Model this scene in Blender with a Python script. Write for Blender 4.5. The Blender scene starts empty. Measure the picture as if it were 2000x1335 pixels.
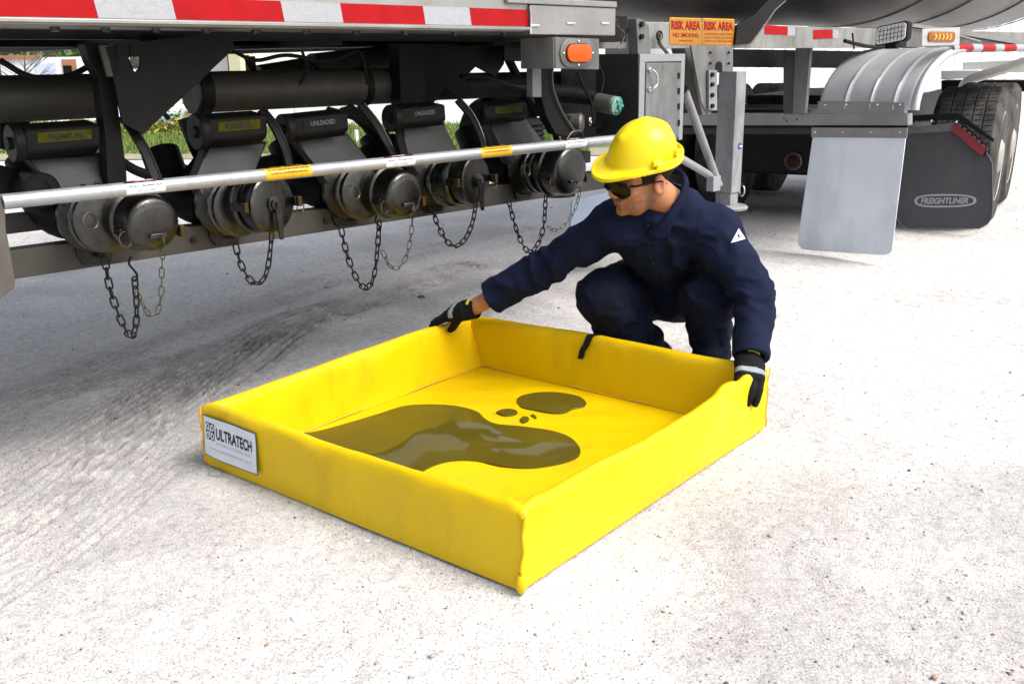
import bpy, bmesh, math, random
import numpy as np
from mathutils import Vector, Matrix
random.seed(7); RNG=np.random.RandomState(7)
rad=math.radians
scene=bpy.context.scene
# ------------------------------------------------------------------ camera
HC=1.13; FPX=1859.; PIT=.2864; ROLL=-.015
_R=np.array([1,0,0.]); _U=np.array([0,math.sin(PIT),math.cos(PIT)]); _F=np.array([0,math.cos(PIT),-math.sin(PIT)])
_c,_s=math.cos(ROLL),math.sin(ROLL)
CR=_c*_R+_s*_U; CU=-_s*_R+_c*_U
cam_d=bpy.data.cameras.new('camera'); cam=bpy.data.objects.new('camera',cam_d); scene.collection.objects.link(cam)
cam_d.sensor_width=36; cam_d.lens=FPX/2000*36; cam_d.clip_start=.05; cam_d.clip_end=2000
m=Matrix.Identity(4)
for i in range(3): m[i][0]=CR[i]; m[i][1]=CU[i]; m[i][2]=-_F[i]
m[2][3]=HC; cam.matrix_world=m; scene.camera=cam
# ------------------------------------------------------------------ light
SUN_EL,SUN_AZ=50.,117.      # azimuth clockwise from +Y
w=bpy.data.worlds.new('World'); scene.world=w; w.use_nodes=True
nt=w.node_tree; nt.nodes.clear()
sk=nt.nodes.new('ShaderNodeTexSky'); sk.sky_type='NISHITA'; sk.sun_disc=False
sk.sun_elevation=rad(SUN_EL); sk.sun_rotation=rad(SUN_AZ); sk.air_density=1.; sk.dust_density=5.; sk.ozone_density=.6; sk.altitude=0
bg=nt.nodes.new('ShaderNodeBackground'); bg.inputs[1].default_value=.15
wo=nt.nodes.new('ShaderNodeOutputWorld'); hs=nt.nodes.new('ShaderNodeHueSaturation'); hs.inputs['Saturation'].default_value=.5; nt.links.new(sk.outputs[0],hs.inputs['Color']); nt.links.new(hs.outputs[0],bg.inputs[0]); nt.links.new(bg.outputs[0],wo.inputs[0])
sd=bpy.data.lights.new('sun','SUN'); sd.energy=.95; sd.angle=rad(22); sd.color=(1,.955,.9)
so=bpy.data.objects.new('sun',sd); scene.collection.objects.link(so)
so.rotation_euler=(rad(90-SUN_EL),0,rad(180-SUN_AZ)); so.location=(4,-2,8)
vs=scene.view_settings; vs.view_transform='Standard'; vs.look='None'; vs.exposure=1.2; vs.gamma=1; vs.use_curve_mapping=False
# ------------------------------------------------------------------ pixel -> place helpers
def ray(x,y): return CR*(x-1000)/FPX-CU*(y-667.5)/FPX+_F
CO=np.array([0,0,HC])
def PZ(x,y,z=0.): d=ray(x,y); return CO+d*(z-HC)/d[2]
def W(x,y,d): return CO+ray(x,y)*d
AZ=rad(46.02)
ua=np.array([math.sin(AZ),math.cos(AZ),0]); na=np.array([-math.cos(AZ),math.sin(AZ),0])
def V(x,y,v): d=ray(x,y); P=CO+d*v/(d@na); return (P@ua,v,P[2])          # on a plane parallel to the trailer side
def U(x,y,u): d=ray(x,y); P=CO+d*u/(d@ua); return (u,P@na,P[2])          # on a plane across the trailer
def T(u,v,z): return ua*u+na*v+np.array([0,0,z])
# ------------------------------------------------------------------ materials
MATS={}
def mat(name,col,rough=.5,metal=0.,var=.0,vscale=8.,bump=0.,bscale=60.,dirt=None,dscale=3.,dthr=.55,coat=0.,spec=.5,coord='Object',sheen=0.,rvar=0.):
    if name in MATS: return MATS[name]
    if max(col)<.032 and metal<.3: spec=min(spec,.13)
    m=bpy.data.materials.new(name); m.use_nodes=True; t=m.node_tree; N=t.nodes; L=t.links
    b=N['Principled BSDF']; b.inputs['Roughness'].default_value=rough; b.inputs['Metallic'].default_value=metal
    b.inputs['Coat Weight'].default_value=coat; b.inputs['Specular IOR Level'].default_value=spec
    if sheen: b.inputs['Sheen Weight'].default_value=sheen
    tc=N.new('ShaderNodeTexCoord'); base=None
    col4=(*col,1)
    if var or dirt:
        n=N.new('ShaderNodeTexNoise'); n.inputs['Scale'].default_value=vscale; n.inputs['Detail'].default_value=8; L.new(tc.outputs[coord],n.inputs['Vector'])
        r=N.new('ShaderNodeValToRGB'); L.new(n.outputs[0],r.inputs[0])
        r.color_ramp.elements[0].position=.3; r.color_ramp.elements[1].position=.7
        r.color_ramp.elements[0].color=tuple(c*(1-var) for c in col)+(1,); r.color_ramp.elements[1].color=tuple(min(1,c*(1+var)) for c in col)+(1,)
        base=r.outputs[0]
        if rvar:
            mr=N.new('ShaderNodeMapRange'); L.new(n.outputs[0],mr.inputs[0]); mr.inputs[3].default_value=max(.02,rough-rvar); mr.inputs[4].default_value=min(1,rough+rvar); L.new(mr.outputs[0],b.inputs['Roughness'])
        if dirt:
            n2=N.new('ShaderNodeTexNoise'); n2.inputs['Scale'].default_value=dscale; n2.inputs['Detail'].default_value=10; n2.inputs['Roughness'].default_value=.7; mp=N.new('ShaderNodeMapping'); mp.inputs['Scale'].default_value=(1,1,.35); L.new(tc.outputs[coord],mp.inputs['Vector']); L.new(mp.outputs[0],n2.inputs['Vector'])
            r2=N.new('ShaderNodeValToRGB'); L.new(n2.outputs[0],r2.inputs[0]); r2.color_ramp.elements[0].position=dthr-.08; r2.color_ramp.elements[1].position=dthr+.15
            mx=N.new('ShaderNodeMixRGB'); L.new(r2.outputs[0],mx.inputs[0]); L.new(base,mx.inputs[1]); mx.inputs[2].default_value=(*dirt,1); base=mx.outputs[0]
        L.new(base,b.inputs['Base Color'])
    else: b.inputs['Base Color'].default_value=col4
    if bump:
        n3=N.new('ShaderNodeTexNoise'); n3.inputs['Scale'].default_value=bscale; n3.inputs['Detail'].default_value=6; L.new(tc.outputs[coord],n3.inputs['Vector'])
        bp=N.new('ShaderNodeBump'); bp.inputs['Strength'].default_value=bump; bp.inputs['Distance'].default_value=.004; L.new(n3.outputs[0],bp.inputs['Height']); L.new(bp.outputs[0],b.inputs['Normal'])
    MATS[name]=m; return m
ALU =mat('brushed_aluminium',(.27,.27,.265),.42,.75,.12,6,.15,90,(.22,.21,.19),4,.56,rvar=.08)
ALUD=mat('dull_aluminium',(.13,.13,.128),.5,.55,.15,6,.15,90,(.08,.073,.066),4,.5)
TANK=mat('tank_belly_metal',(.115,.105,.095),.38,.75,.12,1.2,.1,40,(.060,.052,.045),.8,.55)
STEEL=mat('dark_steel',(.0055,.0055,.0053),.55,.0,.3,14,.2,120,(.009,.0083,.0072),8,.62)
BLK =mat('black_paint',(.006,.006,.006),.5,0,.2,10,.1,80)
CAPM=mat('cast_coupling_metal',(.066,.066,.063),.30,1.,.12,40,.16,160,(.040,.036,.029),30,.6,rvar=.08)
CAPD=mat('greasy_cast_metal',(.034,.033,.031),.32,.9,.2,40,.18,160,(.018,.016,.013),30,.55,rvar=.08)
RAILM=mat('dusty_frame_rail',(.038,.036,.031),.6,.2,.2,5,.2,100,(.058,.053,.044),6,.58)
PIPEM=mat('galvanised_pipe',(.31,.325,.35),.38,.55,.08,10,.15,100,(.17,.16,.15),14,.62)
GREYP=mat('grey_painted_metal',(.135,.143,.146),.48,.2,.12,7,.15,80,(.075,.07,.063),9,.52)
WHITEP=mat('white_painted_rail',(.185,.188,.18),.5,0,.10,7,.12,80,(.10,.092,.08),8,.53)
LEGP=mat('pale_grey_leg_paint',(.22,.228,.245),.5,.1,.12,7,.15,80,(.12,.112,.10),9,.55)
FLAPW=mat('white_plastic_flap',(.56,.60,.655),.45,0,.05,5,.15,30,(.44,.475,.51),4,.56)
FLAPB=mat('dark_rubber_flap',(.034,.037,.043),.6,0,.12,4,.15,90,(.050,.052,.055),3,.58)
RUB =mat('tyre_rubber',(.024,.025,.027),.8,0,.2,12,.3,120,(.085,.08,.073),9,.48)
RED =mat('red_reflective_tape',(.27,.0005,.003),.5,0,.12,18,.1,200,spec=.15)
WHT =mat('silver_reflective_tape',(.26,.272,.29),.4,0,.08,90,.25,300)
AMB =mat('amber_lens',(.50,.065,.0005),.4,0,.15,120,.3,250,spec=.25)
AMBD=mat('amber_led_lens',(.22,.07,.002),.35,0,.3,90,.3,200,spec=.25)
YEL =mat('yellow_coated_fabric',(.60,.405,.0004),.42,0,.05,3,.42,14,(.47,.31,.001),6,.60,spec=.25)
YELH=mat('yellow_helmet_plastic',(.70,.54,.001),.38,0,.02,4,spec=.4)
ORG =mat('orange_seam_thread',(.65,.22,.004),.6)
OIL =mat('dark_olive_oil',(.076,.061,.007),.035,0,.12,5,spec=.10)
NAVY=mat('navy_twill_cloth',(.0052,.0088,.027),.85,0,.22,14,.5,420,(.0065,.011,.031),7,.55,spec=.12)
NAVT=mat('dark_navy_trouser_cloth',(.0045,.0068,.0175),.88,0,.22,14,.5,420,(.005,.0075,.019),7,.55,spec=.1)
GLV =mat('black_glove_fabric',(.004,.0045,.005),.75,0,.3,30,.5,300)
GLVG=mat('grey_glove_band',(.18,.21,.24),.6,0,.1,30,.3,300)
GLVY=mat('yellow_glove_print',(.40,.42,.008),.6)
BOOT=mat('brown_black_boot_leather',(.025,.02,.017),.55,0,.3,20,.3,200)
HAIR=mat('dark_brown_hair',(.022,.012,.007),.7,0,.4,90,.8,300)
FRM =mat('black_sunglass_frame',(.008,.008,.008),.3)
LENS=mat('dark_sunglass_lens',(.012,.010,.005),.22,spec=.25)
PAPER=mat('white_label_vinyl',(.58,.62,.68),.4,0,.02,6)
BRASS=mat('brass_bush',(.055,.035,.008),.45,.7)
INK =mat('black_label_ink',(.015,.02,.022),.5)
INKT=mat('dark_teal_ink',(.02,.09,.09),.5)
INKG=mat('grey_fine_print_ink',(.36,.38,.40),.5)
STKY=mat('yellow_sticker',(.55,.30,.002),.45,0,.08,30)
STKO=mat('amber_sign_vinyl',(.30,.125,.001),.5,0,.1,20)
STKR=mat('red_sign_ink',(.20,.003,.001),.6,spec=.2)
STKD=mat('dim_yellow_label',(.05,.046,.001),.7,0,.3,60,spec=.1)
BLUE=mat('blue_round_sticker',(.02,.02,.16),.4)
TEAL=mat('teal_painted_valve_cap',(.015,.17,.13),.45,0,.5,50,dirt=(.3,.33,.3),dscale=40,dthr=.52)
CHROME=mat('polished_metal',(.6,.6,.6),.18,.95,.1,30)
CHN =mat('dark_chain_steel',(.012,.012,.011),.5,.0,.3,60)
CHNL=mat('bright_chain_steel',(.085,.078,.05),.4,.7,.3,60)
LED =mat('clear_lamp_lens',(.6,.62,.62),.2,.1,coat=.5)
RIM =mat('dusty_steel_rim',(.38,.36,.34),.5,.4,.15,6,dirt=(.22,.19,.16),dscale=6,dthr=.5)
SKIN=None
# ------------------------------------------------------------------ objects
COL=scene.collection
class Th: pass
def link(o): COL.objects.link(o); return o
def thing(name,label,cat,base=(0,0,0),frame='t',group=None,kind=None):
    o=link(bpy.data.objects.new(name,None)); o.empty_display_size=.1
    if frame=='t': o.location=Vector(T(*base)); o.rotation_euler=(0,0,math.pi/2-AZ)
    else: o.location=Vector(base)
    o['label']=label; o['category']=cat
    if group: o['group']=group
    BASE[o.name]=(np.array(base,float),frame); return o
BASE={}
def tag(o,label=None,cat=None,group=None,kind=None):
    if label:o['label']=label
    if cat:o['category']=cat
    if group:o['group']=group
    if kind:o['kind']=kind
    return o
def baseof(p):
    while p is not None:
        if p.name in BASE: return BASE[p.name][0]
        p=p.parent
    return np.zeros(3)
def meshobj(name,verts,faces,m,parent=None,smooth=True,angle=35,bevel=0,base=None,mats=None,midx=None):
    me=bpy.data.meshes.new(name); v=np.asarray(verts,float)
    b=baseof(parent) if base is None else np.array(base,float)
    v=v-b
    if isinstance(faces,np.ndarray) and faces.ndim==2:
        me.vertices.add(len(v)); me.vertices.foreach_set('co',v.ravel().astype(np.float32))
        k=faces.shape[1]; me.loops.add(faces.size); me.loops.foreach_set('vertex_index',faces.ravel().astype(np.int32))
        me.polygons.add(len(faces)); me.polygons.foreach_set('loop_start',(np.arange(len(faces))*k).astype(np.int32)); 
        me.update(calc_edges=True)
    else: me.from_pydata([tuple(x) for x in v],[],[tuple(int(i) for i in f) for f in faces])
    for mm in (mats or [m]): me.materials.append(mm)
    if midx is not None: me.polygons.foreach_set('material_index',np.asarray(midx,np.int32))
    me.validate(); me.update()
    if smooth:
        me.polygons.foreach_set('use_smooth',[True]*len(me.polygons))
        if angle<170: me.set_sharp_from_angle(angle=rad(angle))
    o=link(bpy.data.objects.new(name,me))
    if parent is not None: o.parent=parent
    elif base is not None: o.location=Vector(b)
    if bevel:
        bm=o.modifiers.new('bevel','BEVEL'); bm.width=bevel; bm.segments=2; bm.limit_method='ANGLE'; bm.angle_limit=rad(40)
    return o
def _n(v): v=np.asarray(v,float); return v/(np.linalg.norm(v)+1e-12)
def frame_of(d):
    d=_n(d); a=np.array([0,0,1.]) if abs(d[2])<.9 else np.array([1.,0,0]); x=_n(np.cross(a,d)); return x,np.cross(d,x),d
class MB:
    def __init__(s): s.v=[];s.f=[]
    def add(s,v,f):
        o=len(s.v); s.v+= [tuple(map(float,x)) for x in v]; s.f+=[tuple(i+o for i in q) for q in f]; return s
    def box(s,a,b):
        x0,y0,z0=np.minimum(a,b); x1,y1,z1=np.maximum(a,b)
        return s.add([(x0,y0,z0),(x1,y0,z0),(x1,y1,z0),(x0,y1,z0),(x0,y0,z1),(x1,y0,z1),(x1,y1,z1),(x0,y1,z1)],
          [(0,3,2,1),(4,5,6,7),(0,1,5,4),(1,2,6,5),(2,3,7,6),(3,0,4,7)])
    def prism(s,pts,ext):
        p=np.asarray(pts,float); e=np.asarray(ext,float); n=len(p)
        return s.add(list(p)+list(p+e),[tuple(range(n))[::-1],tuple(range(n,2*n))]+[(i,(i+1)%n,n+(i+1)%n,n+i) for i in range(n)])
    def tube(s,path,r,n=10,closed=False,caps=True,flat=None):
        P=np.asarray(path,float); k=len(P); rr=r if hasattr(r,'__len__') else [r]*k
        if closed: tg=[P[(i+1)%k]-P[i-1] for i in range(k)]
        else: tg=[P[min(i+1,k-1)]-P[max(i-1,0)] for i in range(k)]
        x,y,_=frame_of(tg[0]); vs=[]
        for i in range(k):
            t=_n(tg[i]); x=_n(x-t*(x@t)); y=np.cross(t,x)
            for j in range(n):
                a=2*math.pi*j/n; vs.append(P[i]+rr[i]*(x*math.cos(a)+y*math.sin(a)*(flat or 1)))
        fs=[]
        for i in range(k if closed else k-1):
            for j in range(n):
                a=i*n+j;b=i*n+(j+1)%n;c=((i+1)%k)*n+(j+1)%n;d=((i+1)%k)*n+j; fs.append((a,b,c,d))
        if caps and not closed: fs+= [tuple(range(n))[::-1],tuple((k-1)*n+j for j in range(n))]
        return s.add(vs,fs)
    def cyl(s,a,b,r,r2=None,n=24,caps=True): return s.tube([a,b],[r,r if r2 is None else r2],n,caps=caps)
    def lathe(s,o,ax,prof,n=28):          # prof: (distance along axis, radius)
        x,y,d=frame_of(ax); o=np.asarray(o,float); vs=[];k=len(prof)
        for (h,r) in prof:
            for j in range(n):
                a=2*math.pi*j/n; vs.append(o+d*h+r*(x*math.cos(a)+y*math.sin(a)))
        fs=[(i*n+j,i*n+(j+1)%n,(i+1)*n+(j+1)%n,(i+1)*n+j) for i in range(k-1) for j in range(n)]
        fs+=[tuple(range(n))[::-1],tuple((k-1)*n+j for j in range(n))]
        return s.add(vs,fs)
    def torus(s,c,ax,R,r,n=20,m=6,a0=0,a1=2*math.pi):
        x,y,d=frame_of(ax); c=np.asarray(c,float); full=abs(a1-a0)>6.28
        k=n if full else n+1
        return s.tube([c+R*(x*math.cos(a0+(a1-a0)*i/n)+y*math.sin(a0+(a1-a0)*i/n)) for i in range(k)],r,m,closed=full)
    def ball(s,c,r,n=12,sc=(1,1,1)):
        c=np.asarray(c,float); vs=[];k=n//2
        for i in range(1,k):
            for j in range(n):
                t=math.pi*i/k;a=2*math.pi*j/n; vs.append(c+r*np.array([math.sin(t)*math.cos(a)*sc[0],math.sin(t)*math.sin(a)*sc[1],math.cos(t)*sc[2]]))
        top=len(vs);vs.append(c+np.array([0,0,r*sc[2]]));vs.append(c-np.array([0,0,r*sc[2]]))
        fs=[(i*n+j,(i+1)*n+j,(i+1)*n+(j+1)%n,i*n+(j+1)%n) for i in range(k-2) for j in range(n)]
        fs+=[(top,j,(j+1)%n) for j in range(n)]+[(top+1,(k-2)*n+(j+1)%n,(k-2)*n+j) for j in range(n)]
        return s.add(vs,fs)
    def obj(s,name,m,parent=None,**k): return meshobj(name,s.v,s.f,m,parent,**k)
def rrect(w,h,r,n=5):
    o=[]
    for cx,cy,a0 in((w/2-r,h/2-r,0),(-w/2+r,h/2-r,90),(-w/2+r,-h/2+r,180),(w/2-r,-h/2+r,270)):
        for i in range(n+1):
            a=rad(a0+90*i/n); o.append((cx+r*math.cos(a),cy+r*math.sin(a)))
    return o
_tc={}
def text2d(txt,off=0.0):
    k=(txt,off)
    if k in _tc: return _tc[k]
    c=bpy.data.curves.new('t','FONT'); c.body=txt; c.offset=off; c.resolution_u=3
    o=link(bpy.data.objects.new('t',c)); dg=bpy.context.evaluated_depsgraph_get(); dg.update()
    me=o.evaluated_get(dg).to_mesh(); v=np.array([x.co[:2] for x in me.vertices]); f=[tuple(p.vertices) for p in me.polygons]
    o.evaluated_get(dg).to_mesh_clear(); bpy.data.objects.remove(o)
    lo=v.min(0);hi=v.max(0); v=(v-lo)/(hi-lo); _tc[k]=(v,f); return v,f
def put_text(name,txt,fn,m,parent,off=0.,shear=0.):
    """fn maps (0..1,0..1) to a place"""
    v,f=text2d(txt,off); vv=[fn(a+shear*(b-.5),b) for a,b in v]
    return meshobj(name,vv,f,m,parent,smooth=False)
def quadmap(tl,tr,br,bl,push=(0,0,0)):
    tl,tr,br,bl=[np.array(x,float) for x in(tl,tr,br,bl)]; push=np.array(push,float)
    return lambda a,b:(bl*(1-a)+br*a)*(1-b)+(tl*(1-a)+tr*a)*b+push
def submap(fn,x0,x1,y0,y1): return lambda a,b:fn(x0+(x1-x0)*a,y0+(y1-y0)*b)
def sheet(name,fn,m,parent,nx=1,ny=1,x0=0,x1=1,y0=0,y1=1,**k):
    vs=[fn(x0+(x1-x0)*i/nx,y0+(y1-y0)*j/ny) for j in range(ny+1) for i in range(nx+1)]
    fs=[(j*(nx+1)+i,j*(nx+1)+i+1,(j+1)*(nx+1)+i+1,(j+1)*(nx+1)+i) for j in range(ny) for i in range(nx)]
    return meshobj(name,vs,fs,m,parent,**k)
def spline(pts,n=8):
    P=[np.array(p,float) for p in pts]; P=[2*P[0]-P[1]]+P+[2*P[-1]-P[-2]]; o=[]
    for i in range(1,len(P)-2):
        a,b,c,d=P[i-1:i+3]
        for t in np.linspace(0,1,n,endpoint=False): o.append(.5*((2*b)+(c-a)*t+(2*a-5*b+4*c-d)*t*t+(3*b-a-3*c+d)*t**3))
    o.append(P[-2]); return o
# ------------------------------------------------------------------ ground
def vnoise(x,y,sc,seed):
    r=np.random.RandomState(seed).rand(256,256); X=x*sc+seed*7.3; Y=y*sc+seed*3.1
    i=np.floor(X).astype(int); j=np.floor(Y).astype(int); fx=X-i; fy=Y-j; fx=fx*fx*(3-2*fx); fy=fy*fy*(3-2*fy)
    g=lambda a,b:r[a%256,b%256]
    return (g(i,j)*(1-fx)+g(i+1,j)*fx)*(1-fy)+(g(i,j+1)*(1-fx)+g(i+1,j+1)*fx)*fy-.5
def polydist(x,y,P):
    best=np.full(x.shape,9.);side=np.zeros(x.shape);al=np.zeros(x.shape);acc=0
    for a,b in zip(P[:-1],P[1:]):
        d=b-a;L=np.hypot(*d);t=np.clip(((x-a[0])*d[0]+(y-a[1])*d[1])/L/L,0,1)
        q=np.hypot(x-a[0]-t*d[0],y-a[1]-t*d[1]);s=np.sign((x-a[0])*d[1]-(y-a[1])*d[0]);k=q<best
        best[k]=q[k];side[k]=s[k];al[k]=acc+t[k]*L;acc+=L
    return best*side,al
TR=[([(-260,905),(0,775),(190,705),(400,628),(640,545),(820,490),(1010,445)],.13,.036,.5),
    ([(-200,1120),(0,1000),(140,905),(290,800),(430,715),(560,628),(700,585),(900,520)],.17,.040,1.),
    ([(60,1000),(190,905),(300,810),(395,740),(520,650)],.10,.034,1.),
    ([(-100,850),(110,760),(330,700),(520,640),(700,590)],.09,.032,.7),
    ([(-100,1180),(60,1080),(200,985),(300,900),(385,850)],.12,.038,.6),
    ([(-100,960),(60,880),(200,800),(360,715),(520,655),(640,600)],.10,.034,.9),
    ([(1180,500),(1300,470),(1420,452),(1560,470)],.10,.032,.3)]
GM=bpy.data.materials.new('pale_crushed_gravel'); GM.use_nodes=True
def ground_mat():
    t=GM.node_tree;N=t.nodes;L=t.links;b=N['Principled BSDF'];b.inputs['Roughness'].default_value=.92;b.inputs['Specular IOR Level'].default_value=.15
    g=N.new('ShaderNodeNewGeometry')
    def noise(s,d=6,r=.6):
        n=N.new('ShaderNodeTexNoise');n.inputs['Scale'].default_value=s;n.inputs['Detail'].default_value=d;n.inputs['Roughness'].default_value=r;L.new(g.outputs['Position'],n.inputs['Vector']);return n.outputs[0]
    def ramp(i,st):
        r=N.new('ShaderNodeValToRGB');L.new(i,r.inputs[0]);e=r.color_ramp.elements
        while len(e)<len(st): e.new(.5)
        for k,(p,c) in enumerate(st): e[k].position=p;e[k].color=(*c,1)
        return r.outputs[0]
    def mix(f,a,b_,mode='MIX'):
        x=N.new('ShaderNodeMixRGB');x.blend_type=mode
        if isinstance(f,float): x.inputs[0].default_value=f
        else: L.new(f,x.inputs[0])
        for s,q in((1,a),(2,b_)):
            if isinstance(q,tuple): x.inputs[s].default_value=(*q,1)
            else: L.new(q,x.inputs[s])
        return x.outputs[0]
    base=ramp(noise(.9,8),[(.3,(.57,.558,.548)),(.55,(.665,.654,.643)),(.75,(.71,.70,.69))])
    base=mix(.95,base,ramp(noise(190,3,.8),[(.36,(.47,.46,.465)),(.5,(.96,.955,.95)),(.62,(1,.99,.98))]),'MULTIPLY')
    base=mix(.85,base,ramp(noise(38,6,.75),[(.34,(.66,.65,.65)),(.55,(1,1,1))]),'MULTIPLY')
    pink=ramp(noise(3.,5),[(.55,(0,0,0)),(.68,(1,1,1))]); base=mix(pink,base,mix(.16,base,(.60,.47,.42)))
    vo=N.new('ShaderNodeTexVoronoi');vo.inputs['Scale'].default_value=110;L.new(g.outputs['Position'],vo.inputs['Vector'])
    sp=ramp(vo.outputs['Distance'],[(.10,(1,1,1)),(.22,(0,0,0))])
    pick=ramp(noise(22,2),[(.60,(0,0,0)),(.66,(1,1,1))]); spm=mix(1.,sp,pick,'MULTIPLY')
    base=mix(spm,base,ramp(noise(60,1),[(.4,(.20,.20,.21)),(.6,(.36,.30,.26))]))
    at=N.new('ShaderNodeAttribute');at.attribute_name='wear'
    base=mix(at.outputs['Fac'],base,mix(.78,base,(.155,.15,.16)))
    L.new(base,b.inputs['Base Color'])
    bp=N.new('ShaderNodeBump');bp.inputs['Strength'].default_value=.9;bp.inputs['Distance'].default_value=.006
    ma=N.new('ShaderNodeMath');ma.operation='ADD';L.new(noise(150,4,.7),ma.inputs[0]);L.new(noise(35,6,.7),ma.inputs[1]);L.new(ma.outputs[0],bp.inputs['Height']);L.new(bp.outputs[0],b.inputs['Normal'])
ground_mat()
def build_ground():
    x0,x1,y0,y1=-3.6,4.2,1.2,9.2;d=.013
    nx=int((x1-x0)/d);ny=int((y1-y0)/d)
    X,Y=np.meshgrid(np.linspace(x0,x1,nx+1),np.linspace(y0,y1,ny+1))
    z=.02*vnoise(X,Y,1.1,3)+.010*vnoise(X,Y,5,4)+.006*vnoise(X,Y,17,5)+.0045*vnoise(X,Y,48,6)
    wear=np.clip(vnoise(X,Y,1.3,11)*1.2+vnoise(X,Y,4,12)*.5-.15,0,.4)
    for pts,hw,sp,am in TR:
        P=[PZ(*p)[:2] for p in pts]; P=[q[:2] for q in spline([(a[0],a[1],0) for a in P],6)]
        q,al=polydist(X,Y,P)
        env=1/(1+np.exp((np.abs(q)-hw)/.012)); mod=np.clip(.75+1.3*vnoise(al,q*4,2.5,21),0,1.3)*am
        z+=env*mod*(.016*np.cos(2*np.pi*q/sp)*(.7+.9*vnoise(al,q,24,22))-.006)
        wear=np.maximum(wear,env*mod*np.clip(.68-.52*np.cos(2*np.pi*q/sp)+1.3*vnoise(X,Y,19,9),0,1)*.9)
    # packed greyer earth left of the pan
    c=PZ(200,880);wear=np.maximum(wear,.55*np.exp(-((X-c[0])**2/.5+(Y-c[1])**2/.7))*np.clip(.6+1.8*vnoise(X,Y,6,14),0,1))
    c=PZ(850,570);wear=np.maximum(wear,.55*np.exp(-((X-c[0])**2/.5+(Y-c[1])**2/.6))*np.clip(.6+1.8*vnoise(X,Y,6,15),0,1))
    e=np.minimum(np.minimum(X-x0,x1-X),np.minimum(Y-y0,y1-Y)); fade=np.clip(e/.3,0,1); z*=fade
    pc=(PZ(403,905)+PZ(1493,835))/2; a_=_n(PZ(1493,835)-PZ(1018,1158)); u_=(X-pc[0])*a_[0]+(Y-pc[1])*a_[1]; v_=-(X-pc[0])*a_[1]+(Y-pc[1])*a_[0]
    q=np.maximum(np.abs(u_),np.abs(v_))-.61; k=1/(1+np.exp(q/.05-1)); z=(z-.010)*(1-k)+(z*.25-.003)*k
    z=z*fade; z=np.where(e<1e-6,0,z)
    me=bpy.data.meshes.new('ground')
    co=np.stack([X,Y,z],-1).reshape(-1,3)
    idx=np.arange((nx+1)*(ny+1)).reshape(ny+1,nx+1)
    f=np.stack([idx[:-1,:-1],idx[:-1,1:],idx[1:,1:],idx[1:,:-1]],-1).reshape(-1,4)
    B=600.; n=len(co)
    extra=np.array([(-B,-60,0),(B,-60,0),(B,B,0),(-B,B,0),(x0,y0,0),(x1,y0,0),(x1,y1,0),(x0,y1,0)])
    co=np.vstack([co,extra]); f=np.vstack([f,[[n,n+1,n+5,n+4],[n+1,n+2,n+6,n+5],[n+2,n+3,n+7,n+6],[n+3,n,n+4,n+7]]])
    o=meshobj('ground',co,f,GM,None,angle=180); o['kind']='structure'
    a=o.data.attributes.new('wear','FLOAT','POINT'); a.data.foreach_set('value',np.append(wear.ravel(),np.full(8,.12)).astype(np.float32))
    return lambda x,y:z[min(ny,max(0,int(round((y-y0)/d)))),min(nx,max(0,int(round((x-x0)/d))))] if x0<x<x1 and y0<y<y1 else 0.
gz=build_ground()
def pebbles():
    n=17000; vs=[];fs=[];mi=[]
    for k in range(n):
        px_=RNG.uniform(-60,2060); py_=RNG.uniform(330,1360)**1.0
        P=PZ(px_,py_); 
        s=RNG.choice([.0011,.0018,.0028,.0055],p=[.48,.36,.145,.015])*RNG.uniform(.7,1.3)*(1+max(0,P[1]-3)*.12)
        if P[1]>9: continue
        c=np.array([P[0],P[1],gz(P[0],P[1])+s*.25]); o=len(vs); a=RNG.rand()*6.28
        pts=[(1,0,0),(0,1,0),(-1,0,0),(0,-1,0),(0,0,.8),(0,0,-.6)]
        ca,sa=math.cos(a),math.sin(a); st=RNG.uniform(.7,1.6)
        for p in pts:
            q=np.array(p)*RNG.uniform(.75,1.2,3)*s; q[0]*=st; vs.append(c+np.array([q[0]*ca-q[1]*sa,q[0]*sa+q[1]*ca,q[2]]))
        for t in((0,1,4),(1,2,4),(2,3,4),(3,0,4),(1,0,5),(2,1,5),(3,2,5),(0,3,5)): fs.append([i+o for i in t])
        mi+= [RNG.choice(4,p=[.50,.33,.10,.07])]*8
    ms=[mat('pebble_pale',(.55,.53,.51),.9),mat('pebble_grey',(.27,.265,.27),.9),mat('pebble_rust',(.30,.18,.12),.9),mat('pebble_dark',(.08,.08,.085),.85)]
    o=meshobj('gravel_stones',vs,np.array(fs),None,None,smooth=False,mats=ms,midx=mi); o['kind']='stuff'
pebbles()
# a few larger singled-out stones and a leaf scrap
def stone(px_,py_,s,col,label,seed):
    r=np.random.RandomState(seed); P=PZ(px_,py_); b=MB(); b.ball((0,0,0),1,8); v=np.array(b.v)*(1+.25*r.rand(len(b.v),1))*np.array([s*1.4,s,s*.6])
    base=(P[0],P[1],gz(P[0],P[1])+s*.2); o=meshobj('stone',v+np.array(base),b.f,col,None,base=base,angle=20); tag(o,label,'stone',group='loose stones on the gravel')
stone(222,803,.012,mat('pebble_dark',(.08,.08,.085)),'dark bluish stone lying alone on gravel left of the label corner',1)
stone(420,925,.014,mat('pebble_grey',(.27,.265,.27)),'grey stone tucked under the labelled corner of the yellow pan',2)
stone(716,1051,.006,mat('pebble_pale',(.55,.53,.51)),'small white pebble just before the long front wall of the pan',3)
stone(640,556,.016,mat('pebble_rust',(.30,.18,.12)),'reddish stone on the gravel below the third valve chains',4)
stone(823,577,.014,mat('pebble_dark',(.08,.08,.085)),'dark flat stone behind the right glove on the gravel',5)
stone(1722,303,.012,mat('pebble_rust',(.30,.18,.12)),'rusty stone below the white mudflap',6)
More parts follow.
